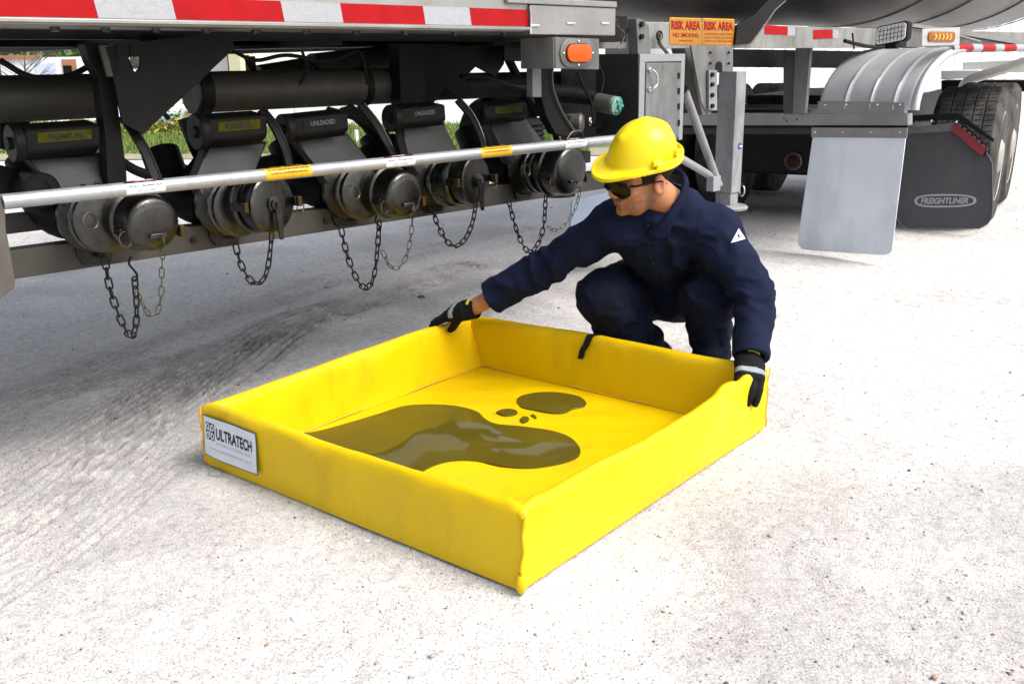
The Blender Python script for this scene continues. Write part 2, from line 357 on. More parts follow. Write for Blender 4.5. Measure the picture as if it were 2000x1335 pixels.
# ------------------------------------------------------------------ the yellow spill pan
HW=.198
Lb,Nb,Rb=PZ(405,907,.0),PZ(1018,1156,.0),PZ(1492,838,.0)
Fb=Lb+Rb-Nb
Lt,Nt,Rt,Ft=PZ(392,790,HW-.005),PZ(1024,1000,HW-.004),PZ(1500,713,HW+.01),PZ(916,611,HW+.005)
pan_base=tuple((Lb+Rb)/2*[1,1,0]); pan=thing('spill_containment_pan','square yellow fabric spill pan with raised soft walls lying on gravel','spill pan',pan_base,'w')
TH=.038
def corner_frames():
    bot=[Lb,Nb,Rb,Fb]; top=[Lt,Nt,Rt,Ft]; cen=sum(bot)/4; out=[]
    for i in range(4):
        p0,p1,p2=bot[i-1],bot[i],bot[(i+1)%4]; d1=_n(p1-p0);d2=_n(p2-p1)
        n1=np.array([-d1[1],d1[0],0]);n2=np.array([-d2[1],d2[0],0])
        if n1@(cen-p1)<0:n1=-n1
        if n2@(cen-p1)<0:n2=-n2
        mit=(n1+n2)/(1+n1@n2); out.append((bot[i],top[i],mit))
    return out
CF=corner_frames()
def prof(h):        # (inward offset / TH, height 0..1)
    p=[(0.02,0),(-.03,.05),(-.05,.2),(-.05,.6),(-.03,.80),(.02,.90),(.12,.965),(.28,1.0),(.5,1.01),(.72,.995),(.88,.955),(.97,.88),(1.0,.75),(1.02,.5),(1.05,.25),(1.1,.03)]
    return p
PR=prof(1)
def build_wall(i,seed,pinch=()):
    (b0,t0,m0),(b1,t1,m1)=CF[i],CF[(i+1)%4]; n=64; vs=[]
    for k in range(n+1):
        t=k/n; B=b0*(1-t)+b1*t; Tp=t0*(1-t)+t1*t; M=m0*(1-t)+m1*t
        wob=.004*math.sin(t*9+seed*2)+.0025*math.sin(t*23+seed)+.0008*math.sin(t*61+seed*5)
        e=math.sin(math.pi*t)**.35 if 0<t<1 else 0
        for (a,h) in PR:
            th=TH*(1+.12*math.sin(t*13+seed*3)*e)
            low=B*(1-h)+Tp*h if h<=1 else Tp
            p=low+M*(a*th)+_n(M)*(wob*e*(h)) ; p=np.array(p)
            p[2]=(Tp[2])*h+ (0 if h<.05 else .004*math.sin(t*7+seed)*e*h) + .002
            for (pc,w_,dz,dn) in pinch:
                g=math.exp(-((t-pc)/w_)**2); p[2]+=dz*g*h; p=p+_n(M)*dn*g*h
            if e and .1<h<.95: p=p+_n(M)*(.003*math.sin(t*27+h*9+seed)*math.sin(t*5+h*4)+.0022*math.sin(t*70-h*16+seed*3)*max(0,math.sin(t*9+seed))**4)*e
            vs.append(p)
    k=len(PR); fs=[(q*k+j,(q+1)*k+j,(q+1)*k+j+1,q*k+j+1) for q in range(n) for j in range(k-1)]
    return meshobj('wall',vs,fs,YEL,pan,angle=180)
wallLN=build_wall(0,1.1,[(.97,.02,.006,0)]); wallNR=build_wall(1,2.3,[(.55,.22,-.010,-.016),(.72,.05,.004,-.006),(.03,.02,.006,0),(.90,.05,-.018,.010),(.80,.05,.006,.004),(.97,.02,.004,-.004)]); wallRF=build_wall(2,3.7); wallFL=build_wall(3,4.9,[(.12,.06,-.006,0)])
# floor
IB=[b+m_*TH*1.08 for b,t,m_ in CF]
def floor_pt(a,b):   # a along N->R, b along N->L
    L_,N_,R_,F_=IB; return (N_*(1-a)+R_*a)*(1-b)+(L_*(1-a)+F_*a)*b
def floor_h(a,b):
    e=min(a,1-a,b,1-b); w_=min(1,e/.08)
    d=.0022*math.sin(a*17+3*math.sin(b*5))*math.sin(b*11+2*math.sin(a*4))+.0016*math.sin((a+b)*31+2*math.sin(a*9))
    d+=.006*math.exp(-((a-.06)**2+(b-.06)**2)/.004)
    d+=.004*math.exp(-(((a+b)-.42+.05*math.sin(9*(a-b)))/.018)**2)*math.exp(-((a-b)/.25)**2)
    return .007+d*w_
n=90; vs=[];fs=[]
for j in range(n+1):
    for i in range(n+1):
        p=floor_pt(i/n,j/n).copy(); p[2]=floor_h(i/n,j/n); vs.append(p)
fs=np.array([(j*(n+1)+i,j*(n+1)+i+1,(j+1)*(n+1)+i+1,(j+1)*(n+1)+i) for j in range(n) for i in range(n)])
meshobj('floor_sheet',vs,fs,YEL,pan,angle=180)
for i in range(4):      # welded seams along the inner foot of the walls
    a,b=IB[i].copy(),IB[(i+1)%4].copy(); a[2]=b[2]=.011
    q=[a*(1-t)+b*t+np.array([0,0,.0015*math.sin(t*19+i)]) for t in np.linspace(0,1,30)]
    MB().tube(q,.0035,6).obj('floor_seam',mat('ochre_seam',(.58,.30,.003),.6),pan)
# upright welded corner ridges
def corner_ridge(i,r,m,inner=False):
    b,t,mi=CF[i]; q=[]
    for h in np.linspace(.04,.97 if not inner else .88,12):
        off=-.0035 if not inner else TH*1.03
        p=b*(1-h)+t*h+_n(mi)*(off*1.35)+np.array([.0025*math.sin(h*15),.002*math.cos(h*11),0]); p[2]=t[2]*h; q.append(p)
    MB().tube(q,[r*(1+.4*math.sin(k*2.1)) for k in range(len(q))],8).obj('corner_seam',m,pan)
corner_ridge(1,.0042,YEL); corner_ridge(3,.004,ORG,True); corner_ridge(0,.0032,mat('amber_corner_weld',(.58,.33,.002),.5)); corner_ridge(2,.0022,YEL)
# folded ears at the near and label corners
def ear(i,s,dx):
    b,t,mi=CF[i]; o=t-_n(mi)*.004; up=np.array([0,0,1.]); side=np.cross(_n(mi),up)
    vs=[o+up*.004*s-_n(mi)*.012*s,o+side*.028*s+_n(mi)*.012-up*.006,o-side*.03*s+_n(mi)*.010-up*.004,o-up*.05*s-_n(mi)*.004,o+up*.003+_n(mi)*.035]
    meshobj('corner_fold',vs,[(0,1,3),(0,3,2),(0,2,4),(0,4,1)],YEL,pan,angle=180)
ear(1,.45,0)
b,t,mi=CF[1]; MB().ball(b-_n(mi)*.001+np.array([0,0,.022]),.014,10,(1,1,1.9)).obj('corner_fold',YEL,pan,angle=180)
b,t,mi=CF[0]; MB().ball(b-_n(mi)*.001+np.array([0,0,.018]),.007,8,(1,1,1.2)).obj('corner_tab',ORG,pan)
# label on the long front wall
(b0,t0,m0),(b1,t1,m1)=CF[0],CF[1]; outn=-_n((m0+m1)/2*[1,1,0]); wd=_n(b1-b0); outn=_n(outn-wd*(outn@wd)); WL=np.linalg.norm(b1-b0)
def lab(a,h):     # a: metres along the wall from the label corner, h: 0..1 height
    t=a/WL; B=b0*(1-t)+b1*t; Tp=t0*(1-t)+t1*t; p=B*(1-h)+Tp*h
    wob=.004*math.sin(t*9+1.1*2)+.0025*math.sin(t*23+1.1); e=math.sin(math.pi*min(max(t,.001),.999))**.35
    p=p-outn*(wob*e*h)+outn*(.0075+.0025*math.sin(h*6)+.002*math.sin(a*30)); p[2]=Tp[2]*h; return p
l0,l1,h0,h1=.012,.262,.22,.875
lb=lambda a,b:lab(l0+(l1-l0)*a,h0+(h1-h0)*b-.035*math.sin(a*3.1)*(1-b))
label=sheet('printed_label',lambda a,b:lb(a,b),INKT,pan,16,8,angle=180)
sheet('label_face',lambda a,b:lb(a,b)+outn*.0008,PAPER,label,16,8,.012,.986,.028,.972,angle=180)
lt=lambda a,b:lb(a,b)+outn*.0016
put_text('label_print','ULTRATECH',lambda a,b:lt(.245+a*.67,.50+b*.27),INK,label,.03)
put_text('label_print','INTERNATIONAL, INC.',lambda a,b:lt(.25+a*.66,.365+b*.085),INKG,label)
put_text('label_print','www.spillcontainment.com',lambda a,b:lt(.10+a*.80,.20+b*.085),INKG,label)
sheet('emblem',lambda a,b:lt(a,b),INK,label,4,4,.055,.215,.44,.84)
for cx,cy in((.095,.74),(.175,.74),(.095,.54),(.175,.54)):
    rg=MB(); vs=[];k=16
    for rr in(.55,1.0):
        for j in range(k): a=2*math.pi*j/k; vs.append(lt(cx+.034*rr*math.cos(a),cy+.085*rr*math.sin(a))+outn*.0007)
    meshobj('emblem_ring',vs,[(j,(j+1)%k,k+(j+1)%k,k+j) for j in range(k)],PAPER,label,smooth=False)
for s in(1,-1):
    meshobj('emblem_bar',[lt(.10+.0,.64+s*.11-.02)+outn*.0008,lt(.17,.64-s*.11-.02)+outn*.0008,lt(.17,.64-s*.11+.02)+outn*.0008,lt(.10,.64+s*.11+.02)+outn*.0008],[(0,1,2,3)],PAPER,label,smooth=False)
# black hook-and-loop strap over the back wall
(b0,t0,m0),(b1,t1,m1)=CF[2],CF[3]
def backpt(t,a,h):
    B=b0*(1-t)+b1*t;Tp=t0*(1-t)+t1*t;M=m0*(1-t)+m1*t; p=B*(1-h)+Tp*h+M*a*TH; p[2]=Tp[2]*h; return p
# parameter of the strap along the wall found from its place in the world
tgt=PZ(1150,668,HW)[:2]; ts=min(np.linspace(.3,.9,300),key=lambda t:np.hypot(*(backpt(t,.5,1)[:2]-tgt)))
cur=[(.25,1.035),(.6,1.03),(.85,.99),(1.06,.86),(1.1,.76),(1.12,.66),(1.13,.60)]
vs=[];
for k,(a,h) in enumerate(cur):
    s=.026*k+.006*math.sin(k*2.)
    for e in(-1,1):
        p=backpt(ts+s*.35+e*.0115*(1-.03*k)+.002*math.sin(k*1.7),a+.07,h); vs.append(p)
for k,(a,h) in enumerate(cur):
    s=.026*k+.006*math.sin(k*2.)
    for e in(-1,1): vs.append(backpt(ts+s*.35+e*.0115*(1-.03*k)+.002*math.sin(k*1.7),a+.18,h+.01))
K=len(cur); fs=[]
for k in range(K-1):
    fs+=[(2*k,2*k+1,2*k+3,2*k+2),(2*K+2*k,2*K+2*k+2,2*K+2*k+3,2*K+2*k+1),(2*k,2*k+2,2*K+2*k+2,2*K+2*k),(2*k+1,2*K+2*k+1,2*K+2*k+3,2*k+3)]
fs+=[(0,2*K,2*K+1,1),(2*K-2,2*K-1,4*K-1,4*K-2)]
meshobj('strap',vs,fs,mat('black_webbing',(.008,.008,.009),.7,0,.2,60,.4,300),pan,angle=50)
# ------------------------------------------------------------------ oil lying in the pan
def puddle(pts,label,h=.0016):
    Q=spline([PZ(x,y,.009) for x,y in pts]+[PZ(*pts[0],.009)],8)[:-1]; Q=np.array(Q); c=Q.mean(0); n=len(Q)
    vs=[];zf=.0105
    for r,z in((1.0,zf-.004),(1.0,zf+.0002),(.985,zf+h*.8),(.96,zf+h)):
        for q in Q:
            d=q-c; L=np.linalg.norm(d[:2]); k=1-(1-r)*min(1,.12/max(L,.02)) if L>.12 else r
            vs.append(np.array([c[0]+d[0]*k,c[1]+d[1]*k,z]))
    fs=[(i*n+j,i*n+(j+1)%n,(i+1)*n+(j+1)%n,(i+1)*n+j) for i in range(3) for j in range(n)]+[tuple(3*n+j for j in range(n))]
    base=(c[0],c[1],zf-.004); o=meshobj('oil_puddle',vs,fs,OIL,None,base=base,angle=12); tag(o,label,'oil puddle',group='dark oil lying in the yellow pan')
puddle([(560,850),(592,860),(640,880),(700,903),(760,924),(800,936),(835,915),(875,903),(930,901),(980,910),(1040,915),(1095,907),(1128,892),(1133,876),(1115,855),(1080,842),(1020,833),(970,828),(948,818),(930,803),(890,793),(840,790),(790,793),(740,808),(680,826),(620,842)],'large dark oil pool reaching from the label side wall to mid floor')
puddle([(1009,787),(1013,776),(1035,769),(1065,766),(1100,768),(1132,775),(1145,786),(1140,795),(1118,799),(1100,806),(1075,806),(1045,801),(1020,796)],'oval dark oil pool near the back wall of the yellow pan',.002)
puddle([(969,805),(978,801),(992,799),(1006,801),(1011,806),(1002,811),(985,812)],'small oblong oil spot left of the oval pool',.002)
puddle([(1015,820),(1020,815),(1028,814),(1034,818),(1030,823),(1021,825)],'round oil drop below the oval pool',.0018)
puddle([(1036,812),(1040,809),(1044,811),(1048,815),(1046,818),(1040,815)],'smallest oil droplet right beneath the oval pool',.0015)
# ================================================================== TANK TRAILER
TRL=thing('tank_trailer','long aluminium tank trailer with capped discharge valves under its red and white taped rail','tank trailer',(2.8,3.5,0))
def vp(pts,v,th,name,m,parent=TRL,bevel=.0015,**k):     # plate traced on a plane parallel to the side
    p=[V(x,y,v) for x,y in pts]; return MB().prism(p,(0,th,0)).obj(name,m,parent,bevel=bevel,**k)
def up(pts,u,th,name,m,parent=TRL,bevel=.0015,**k):     # plate on a plane across the trailer
    p=[U(x,y,u) for x,y in pts]; return MB().prism(p,(th,0,0)).obj(name,m,parent,bevel=bevel,**k)
# tank barrel
TC=(3.62,2.30); TR_=.96
b=MB(); n=72; us=[-4.5,-4.45,0,3.2,6.6,9.2,9.35,9.5]; rs=[.5,TR_,TR_,TR_,TR_,TR_,.9,.4]
vs=[];fs=[]
for i,(u,r) in enumerate(zip(us,rs)):
    for j in range(n):
        a=2*math.pi*j/n; vs.append((u,TC[0]+1.22*r*math.sin(a),TC[1]-r*math.cos(a)))
for i in range(len(us)-1):
    for j in range(n): fs.append((i*n+j,i*n+(j+1)%n,(i+1)*n+(j+1)%n,(i+1)*n+j))
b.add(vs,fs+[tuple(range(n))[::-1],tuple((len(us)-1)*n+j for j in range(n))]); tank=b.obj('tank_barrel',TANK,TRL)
def ring(u,w_=.05,dr=.02,m=ALUD):
    vs=[];fs=[]
    for uu,r in((u-w_,TR_+.001),(u-w_*.6,TR_+dr),(u+w_*.6,TR_+dr),(u+w_,TR_+.001)):
        for j in range(n): a=2*math.pi*j/n; vs.append((uu,TC[0]+1.22*r*math.sin(a),TC[1]-r*math.cos(a)))
    for i in range(3):
        for j in range(n): fs.append((i*n+j,i*n+(j+1)%n,(i+1)*n+(j+1)%n,(i+1)*n+j))
    meshobj('barrel_ring',vs,fs,m,tank)
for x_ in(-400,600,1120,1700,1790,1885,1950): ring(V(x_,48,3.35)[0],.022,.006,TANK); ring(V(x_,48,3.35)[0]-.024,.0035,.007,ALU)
# side rail with reflective tape
V0=2.30
uL=-1.2; uE=V(1032,50,V0)[0]; uR=V(1198,50,V0)[0]
rail=MB(); rail.box((uL,V0,1.222),(uE,V0+.012,1.318)); rail.box((uL,V0+.012,1.222),(uR,V0+.30,1.230)); rail.box((uL,V0+.012,1.310),(uE,V0+.24,1.318))
rail.box((uL,V0-.012,1.226),(uE,V0-.0005,1.236)); rail=rail.obj('side_rail',ALU,TRL,bevel=.002)
e=MB(); e.box((uE,V0-.010,1.212),(uR,V0+.012,1.305)); e.box((uR-.012,V0+.012,1.212),(uR,V0+.26,1.305)); e=e.obj('side_rail_end',ALU,TRL,bevel=.003)
for x in(1045,1115,1182):
    q=V(x,46 if x>1050 else 50,V0-.011); MB().tube([(q[0]-.02,q[1],q[2]),(q[0],q[1]-.002,q[2]),(q[0]+.02,q[1],q[2])],.004,6).obj('weld_bead',CHROME,e)
q=V(1036,38,V0-.01);MB().tube([(q[0],q[1],1.215),(q[0]+.003,q[1],1.26),(q[0],q[1],1.30)],.004,6).obj('weld_bead',CHROME,e)
MB().box((V(985,5,V0)[0],V0-.016,1.306),(uR,V0+.05,1.326)).obj('top_lip',ALU,TRL,bevel=.003)
MB().box((uL,V0+.02,1.318),(V(980,5,V0)[0],V0+.05,1.36)).obj('top_lip',ALU,TRL,bevel=.003)
ux=[V(x,30,V0)[0] for x in(188,340,552,667,828,918,1032)]
segs=[(ux[0]-.275-.18,ux[0]-.275,0),(ux[0]-.275,ux[0],1),(ux[0],ux[1],0),(ux[1],ux[2],1),(ux[2],ux[3],0),(ux[3],ux[4],1),(ux[4],ux[5],0),(ux[5],ux[6]-.004,1)]
for a,b_,r in segs:
    sk_=.004
    fn=quadmap((a-sk_,V0-.0015,1.289),(b_-sk_,V0-.0015,1.289),(b_+sk_,V0-.0015,1.238),(a+sk_,V0-.0015,1.238))
    sheet('reflective_tape',fn,RED if r else WHT,rail)
    if not r and a>0: put_text('tape_print','DOT-C2',submap(fn,.42,.60,.2,.34),INKG,rail,0) if False else None
    if not r: put_text('tape_print','DOT-C2',lambda x,y,fn=fn:np.array(submap(fn,.42,.58,.25,.38)(x,y))+np.array([0,-.0008,0]),INKG,rail)
# deck underside framing
MB().box((uL,V0+.31,1.20),(3.2,V0+.37,1.30)).box((uL,V0+.75,1.19),(3.2,V0+.83,1.34)).box((uL,V0+.37,1.255),(3.2,V0+.75,1.262)).obj('deck_stringer',STEEL,TRL,bevel=.002)
for u in(-.2,.55,1.15,1.75,2.45): MB().box((u,V0+.31,1.185),(u+.05,V0+2.3,1.22)).obj('cross_member',STEEL,TRL,bevel=.002)
MB().box((uL,V0+2.3,1.215),(9.,V0+2.38,1.32)).obj('far_side_rail',STEEL,TRL)
# hangers and gussets above the manifold
VG=2.52
outer=[(254,84),(380,70),(440,65),(452,70),(457,82),(455,95),(440,112),(418,132),(400,150),(385,165),(330,215),(280,262),(240,240),(226,170),(214,120),(205,92),(252,84)]
hole_=[(252,111),(254,130),(258,136),(265,141),(270,138),(275,128),(275,111),(254,111)]
g=MB().prism([V(x,y,VG) for x,y in outer+hole_],(0,.010,0)).obj('gusset_plate',STEEL,TRL)
MB().prism([V(x,y,VG+.05) for x,y in[(165,85),(212,85),(226,170),(247,330),(250,395),(212,395),(205,260),(192,150),(175,120)]],(0,.05,0)).obj('hanger_post',STEEL,TRL,bevel=.002)
MB().prism([V(x,y,VG) for x,y in[(194,88),(228,88),(236,150),(210,150)]],(0,.012,0)).obj('hanger_post',RAILM,TRL,bevel=.002)
MB().prism([V(x,y,2.75) for x,y in[(778,84),(828,84),(832,215),(800,260),(784,215)]],(0,.06,0)).obj('hanger_post',STEEL,TRL,bevel=.002)
vp([(826,86),(985,82),(985,125),(968,150),(930,130),(910,150),(905,192),(880,172),(868,172),(856,190),(838,215),(828,200)],2.80,.012,'gusset_plate',STEEL)
vp([(985,78),(1045,78),(1045,120),(1008,120),(985,118)],2.72,.012,'gusset_plate',BLK)
# channel post with its swept bracket
vp([(1040,130),(1057,130),(1058,190),(1040,190)],2.44,.03,'hanger_post',GREYP)
vp([(1055,76),(1082,76),(1080,150),(1088,185),(1103,222),(1128,262),(1112,268),(1085,262),(1066,225),(1057,190)],2.46,.04,'swept_bracket',STEEL)
MB().tube(spline([V(x,y,2.452) for x,y in[(1080,130),(1079,158),(1085,188),(1100,222),(1122,256)]]),.0035,6).obj('bracket_edge',ALUD,TRL)
# long product pipes
def pipe(name,a,b_,r,m,parent=TRL,n=28): return MB().cyl(a,b_,r,n=n).obj(name,m,parent)
c=V(30,193,2.86); zc=c[2]; pipe('vapour_pipe',(-1.2,2.86,zc),(V(208,190,2.86)[0],2.86,zc),.062,RAILM)
pipe('vapour_pipe',(V(372,190,2.86)[0],2.86,zc),(V(790,182,2.86)[0],2.86,zc),.062,RAILM)
pipe('pipe_collar',(V(378,190,2.86)[0],2.86,zc),(V(402,190,2.86)[0],2.86,zc),.069,STEEL)
pipe('pipe_collar',(V(700,185,2.86)[0],2.86,zc),(V(712,185,2.86)[0],2.86,zc),.067,STEEL)
pipe('vapour_pipe',(V(790,182,2.86)[0],2.90,zc-.01),(V(1290,182,2.86)[0],2.95,zc-.02),.05,STEEL)
pipe('cross_pipe',V(505,148,3.1),V(625,128,3.1),.036,RAILM); pipe('cross_pipe',V(610,133,3.05),V(790,112,3.05),.05,RAILM)
MB().tube([V(x,y,3.0) for x,y in[(575,150),(600,118),(632,150)]],.008,6).obj('pipe_clamp',STEEL,TRL)
MB().box(V(492,110,3.05),np.array(V(502,152,3.05))+[.0,.05,0]).obj('hanger_strap',STEEL,TRL)
vp([(470,96),(790,90),(790,84),(470,88)],2.95,.3,'deck_stringer',BLK)
pipe('air_line',V(985,100,2.9),V(1048,225,2.9),.018,STEEL); pipe('air_line',V(958,152,2.9),V(1075,190,2.9),.016,ALUD)
# guard pipe with its stickers
zp=np.mean([V(100,387,V0)[2],V(780,313.5,V0)[2]]); PRD=.0172
gp0=V(4,396,V0)[0]; gp1=V(1205,275,V0)[0]
guard=MB().cyl((gp0,V0,zp),(gp1,V0,zp),PRD,n=32).obj('guard_pipe',PIPEM,TRL)
def sticker(x0,x1,m,txts,nm='pipe_sticker'):
    u0,u1=V(x0,360,V0)[0],V(x1,350,V0)[0]; a0,a1=rad(-42),rad(112)
    fn=lambda a,b_,r=PRD+.0007:(u0+(u1-u0)*a, V0-r*math.cos(a0+(a1-a0)*b_), zp+r*math.sin(a0+(a1-a0)*b_))
    s=sheet(nm,fn,m,guard,2,14,angle=180)
    for (t,x0_,x1_,y0_,y1_,mm,kind) in txts:
        f2=lambda a,b_,r:(u0+(u1-u0)*a, V0-r*math.cos(a0+(a1-a0)*b_), zp+r*math.sin(a0+(a1-a0)*b_))
        if kind=='bar': sheet('sticker_panel',lambda a,b_:f2(a,b_,PRD+.0012),mm,s,2,8,x0_,x1_,y0_,y1_)
        else: put_text('sticker_print',t,lambda a,b_:f2(x0_+(x1_-x0_)*a,y0_+(y1_-y0_)*b_,PRD+.0018),mm,s,.02)
DANG=[('',0,1,.60,1,INK,'bar'),('',.18,.84,.66,.90,STKR,'bar'),('DANGER',.30,.74,.70,.86,PAPER,'t'),('PRODUCT DISCHARGE VALVE',.08,.92,.36,.48,INK,'t'),('KEEP CLOSED',.25,.75,.16,.27,INKG,'t')]
CAUT=[('',.02,.98,.70,.98,INK,'bar'),('CAUTION',.15,.85,.73,.94,STKY,'t'),('DO NOT REMOVE CAP UNDER PRESSURE',.06,.94,.50,.60,INK,'t'),('CLOSE ALL VALVES BEFORE MOVING',.10,.90,.30,.39,INK,'t')]
for a,b_ in((240,316),(750,806),(1098,1139)): sticker(a,b_,PAPER,DANG)
for a,b_ in((515,605),(935,995)): sticker(a,b_,STKY,CAUT)
# bracket that carries the guard pipe at the left edge
vp([(-60,390),(2,390),(10,412),(12,450),(22,500),(30,548),(28,562),(0,582),(-60,590)],V0-.01,.05,'guard_bracket',mat('weathered_bracket',(.075,.068,.062),.55,.2,.15,9,.2,80,(.05,.04,.032),5,.55))
# lower rails
zb=.602
lr=MB(); lr.box((-.8,2.66,zb),(3.2,2.668,zb+.075)); lr.box((-.8,2.668,zb+.069),(3.2,2.72,zb+.075)); lr.box((-.8,2.668,zb),(3.2,2.72,zb+.006)); lr.obj('manifold_rail',RAILM,TRL,bevel=.002)
z2=V(60,452,2.80)[2]; MB().box((-.8,2.80,z2),(3.2,2.85,z2+.05)).obj('manifold_rail',RAILM,TRL,bevel=.002)
# discharge valves
LABG=mat('dim_label_print',(.10,.10,.10),.6)
CAPB=mat('dull_valve_body',(.026,.0265,.027),.5,.3,.15,12,.2,120,(.016,.015,.014),10,.55)
SC=lambda x:(3000-x)/2810.
def valve(xb,yb,kind,cap_px,boxq,lab_kind,lab_txt,lever=None):
    o=np.array(V(xb,yb,2.60)); vb=MB()
    T_=link(bpy.data.objects.new('discharge_valve',None)); T_.parent=TRL; T_.location=Vector(o)-Vector(BASE[TRL.name][0]); T_.empty_display_size=.05
    BASE[T_.name]=(o,'t')
    ax=(0,-1,0)
    A=lambda dv,du=0,dz=0:(o[0]+du,o[1]-dv,o[2]+dz)
    # valve body: flange plate, throat, bolted ring
    MB().lathe(A(-.10),ax,[(0,.062),(.05,.064),(.06,.094),(.078,.096),(.08,.09),(.09,.07),(.12,.066)],32).obj('valve_body',CAPD,T_)
    rim=MB(); rim.lathe(A(.02),ax,[(0,.07),(.004,.088),(.018,.09),(.022,.082),(.030,.080),(.034,.088),(.044,.086),(.05,.07)],36); rim.obj('adapter_flange',CAPM,T_)
    for k in range(8):
        a=k*math.pi/4+.3; MB().cyl(A(.028,.078*math.cos(a),.078*math.sin(a)),A(.062,.078*math.cos(a),.078*math.sin(a)),.0065,n=6).obj('flange_bolt',CAPD,T_)
    # rear elbow and neck rising to the indicator housing
    neck=MB(); q=[A(-.09,-.03,-.01),A(-.16,-.05,.0),A(-.24,-.06,.05),A(-.30,-.06,.14)]; neck.tube(spline(q,5),[.058]*len(spline(q,5)),20); neck.obj('valve_elbow',STEEL,T_)
    btl,btr=np.array(V(boxq[3][0]+4,boxq[3][1]-8,2.655)),np.array(V(boxq[2][0]-2,boxq[2][1]-6,2.655))
    fl_,fr_=np.array(V(xb-78*SC(xb),yb-48*SC(xb),2.60)),np.array(V(xb+50*SC(xb),yb-58*SC(xb),2.60)); f2,f3=np.array(V(xb-60*SC(xb),yb-10*SC(xb),2.62)),np.array(V(xb+58*SC(xb),yb-10*SC(xb),2.62))
    MB().prism([btl,btr,fr_,f3,f2,fl_],(0,.05,0)).obj('valve_bonnet',CAPB,T_,bevel=.008)
    for dx in(-.035,.0,.035): MB().ball(A(-.0,dx+.01,.082),.011,8).obj('bonnet_bolt',CAPD,T_)
    # mounting foot down to the rail
    zf=zb+.01
    MB().prism([A(-.045,-.055,-.03),A(-.045,.05,-.03),A(-.045,.045,-.10),(o[0]+.04,o[1]+.045,zf),(o[0]-.035,o[1]+.045,zf),A(-.045,-.05,-.10)],(0,.012,0)).obj('mounting_foot',CAPD,T_,bevel=.002)
    MB().cyl((o[0]+.005,o[1]+.02,zf+.03),(o[0]+.005,o[1]+.06,zf+.03),.012,n=10).obj('chain_anchor',BLK,T_)
    # indicator housing: sloped box with round end caps
    tl,tr,br,bl=[np.array(V(x,y,2.60)) for x,y in boxq]
    hx=MB(); e=np.array([0,.07,.0]); fr=np.array([0,-.02,0])
    hx.prism([tl+e,tl+.12*(bl-tl)+fr,bl*.75+tl*.25+fr,bl+e*.2],(tr-tl)); h_=hx.obj('indicator_housing',STEEL,T_,bevel=.008)
    cen=(tl+bl)/2+np.array([0,.02,0]); rr=np.linalg.norm(tl-bl)*.5
    MB().cyl(cen-np.array([.022,0,0]),cen+np.array([.004,0,0]),rr*1.06,n=20).obj('housing_end_cap',BLK,T_,bevel=.003)
    MB().cyl(cen-np.array([.03,0,0]),cen-np.array([.02,0,0]),rr*.35,n=12).obj('housing_end_cap',STEEL,T_)
    a_=tl+.12*(bl-tl)+fr; b_=bl*.75+tl*.25+fr; R_=(tr-tl); up_=np.array([0,-.0015,0])
    lab0=quadmap(a_+R_*.16,a_+R_*.86,b_+R_*.86,b_+R_*.16,up_)
    if lab_kind:
        f=submap(lab0,.0,1,.38,.82)
        L0=sheet('indicator_label',f,STKD if lab_kind=='y' else BLK,T_)
        put_text('label_print',lab_txt,lambda a,b:np.array(submap(f,.18,.82,.2,.8)(a,b))+np.array([0,-.001,0]),INK if lab_kind=='y' else LABG,L0 if False else T_,.02)
    # curved lever bar
    if lever:
        q=spline([np.array(V(x,y,2.60-.035*i)) for i,(x,y) in enumerate(lever)],8); hw_=.0115; vs=[];fs=[]
        for i,p in enumerate(q):
            tg=_n(q[min(i+1,len(q)-1)]-q[max(i-1,0)]); sd2=_n(np.cross(tg,[0,1,0]))
            for s_ in(-1,1):
                for t_ in(0,1): vs.append(p+sd2*hw_*s_+np.array([0,.012*t_,0]))
        for i in range(len(q)-1):
            for a,b2 in((0,1),(1,3),(3,2),(2,0)): fs.append((4*i+a,4*i+b2,4*i+4+b2,4*i+4+a))
        meshobj('lever_bar',vs,fs,STEEL,T_,angle=60)
        MB().tube([np.array(vs[4*i+2 if (vs[2][0]>vs[0][0]) else 4*i])+[0,-.002,0] for i in range(len(q))],.0026,6).obj('lever_edge',CAPM,T_)
    # cap
    cx,cy,cw=cap_px; C=np.array(V(cx,cy,2.42)); rC=(V(cx+cw,cy,2.42)[0]-V(cx-cw,cy,2.42)[0])/2
    dv=2.60-2.42
    if kind=='A':
        ax2=_n(C-np.array(A(.04))) ; L=np.linalg.norm(C-np.array(A(.04)))
        axn=np.array([.05,-1,-.06]); axn=_n(axn)
        s0=C-axn*.115
        MB().lathe(s0-axn*.03,axn,[(0,.062),(.03,.064),(.032,rC*1.02),(.045,rC*1.05),(.06,rC*1.03)],32).obj('coupling_neck',CAPM,T_)
        cp=MB().lathe(s0+axn*.025,axn,[(0,rC*1.02),(.004,rC*1.12),(.014,rC*1.14),(.018,rC*1.04),(.055,rC*1.0),(.078,rC*.98),(.086,rC*.94),(.092,rC*.84),(.096,rC*.6),(.098,0.001)],40).obj('dust_cap',CAPM,T_)
        x,y,d=frame_of(axn)
        for sgn,du in((-1,-.95),(1,.98)):
            p=s0+axn*.055+np.array([du*rC,0,-.25*rC]); MB().box(p-[.008,.03,.009],p+[.008,.03,.009]).obj('cam_arm',CAPD,T_,bevel=.002)
            if sgn<0:
                MB().torus(p+[-.004,-.05,-.016],(.35,-1,.1),.020,.0016,20,6).obj('pull_ring',CHNL,T_)
                MB().torus(p+[-.055,.03,.030],(.3,-1,.1),.022,.0016,20,6).obj('pull_ring',CHNL,T_)
            else: MB().box(p+[.004,-.05,-.03],p+[.018,-.02,.0]).obj('cam_arm',BRASS,T_,bevel=.002)
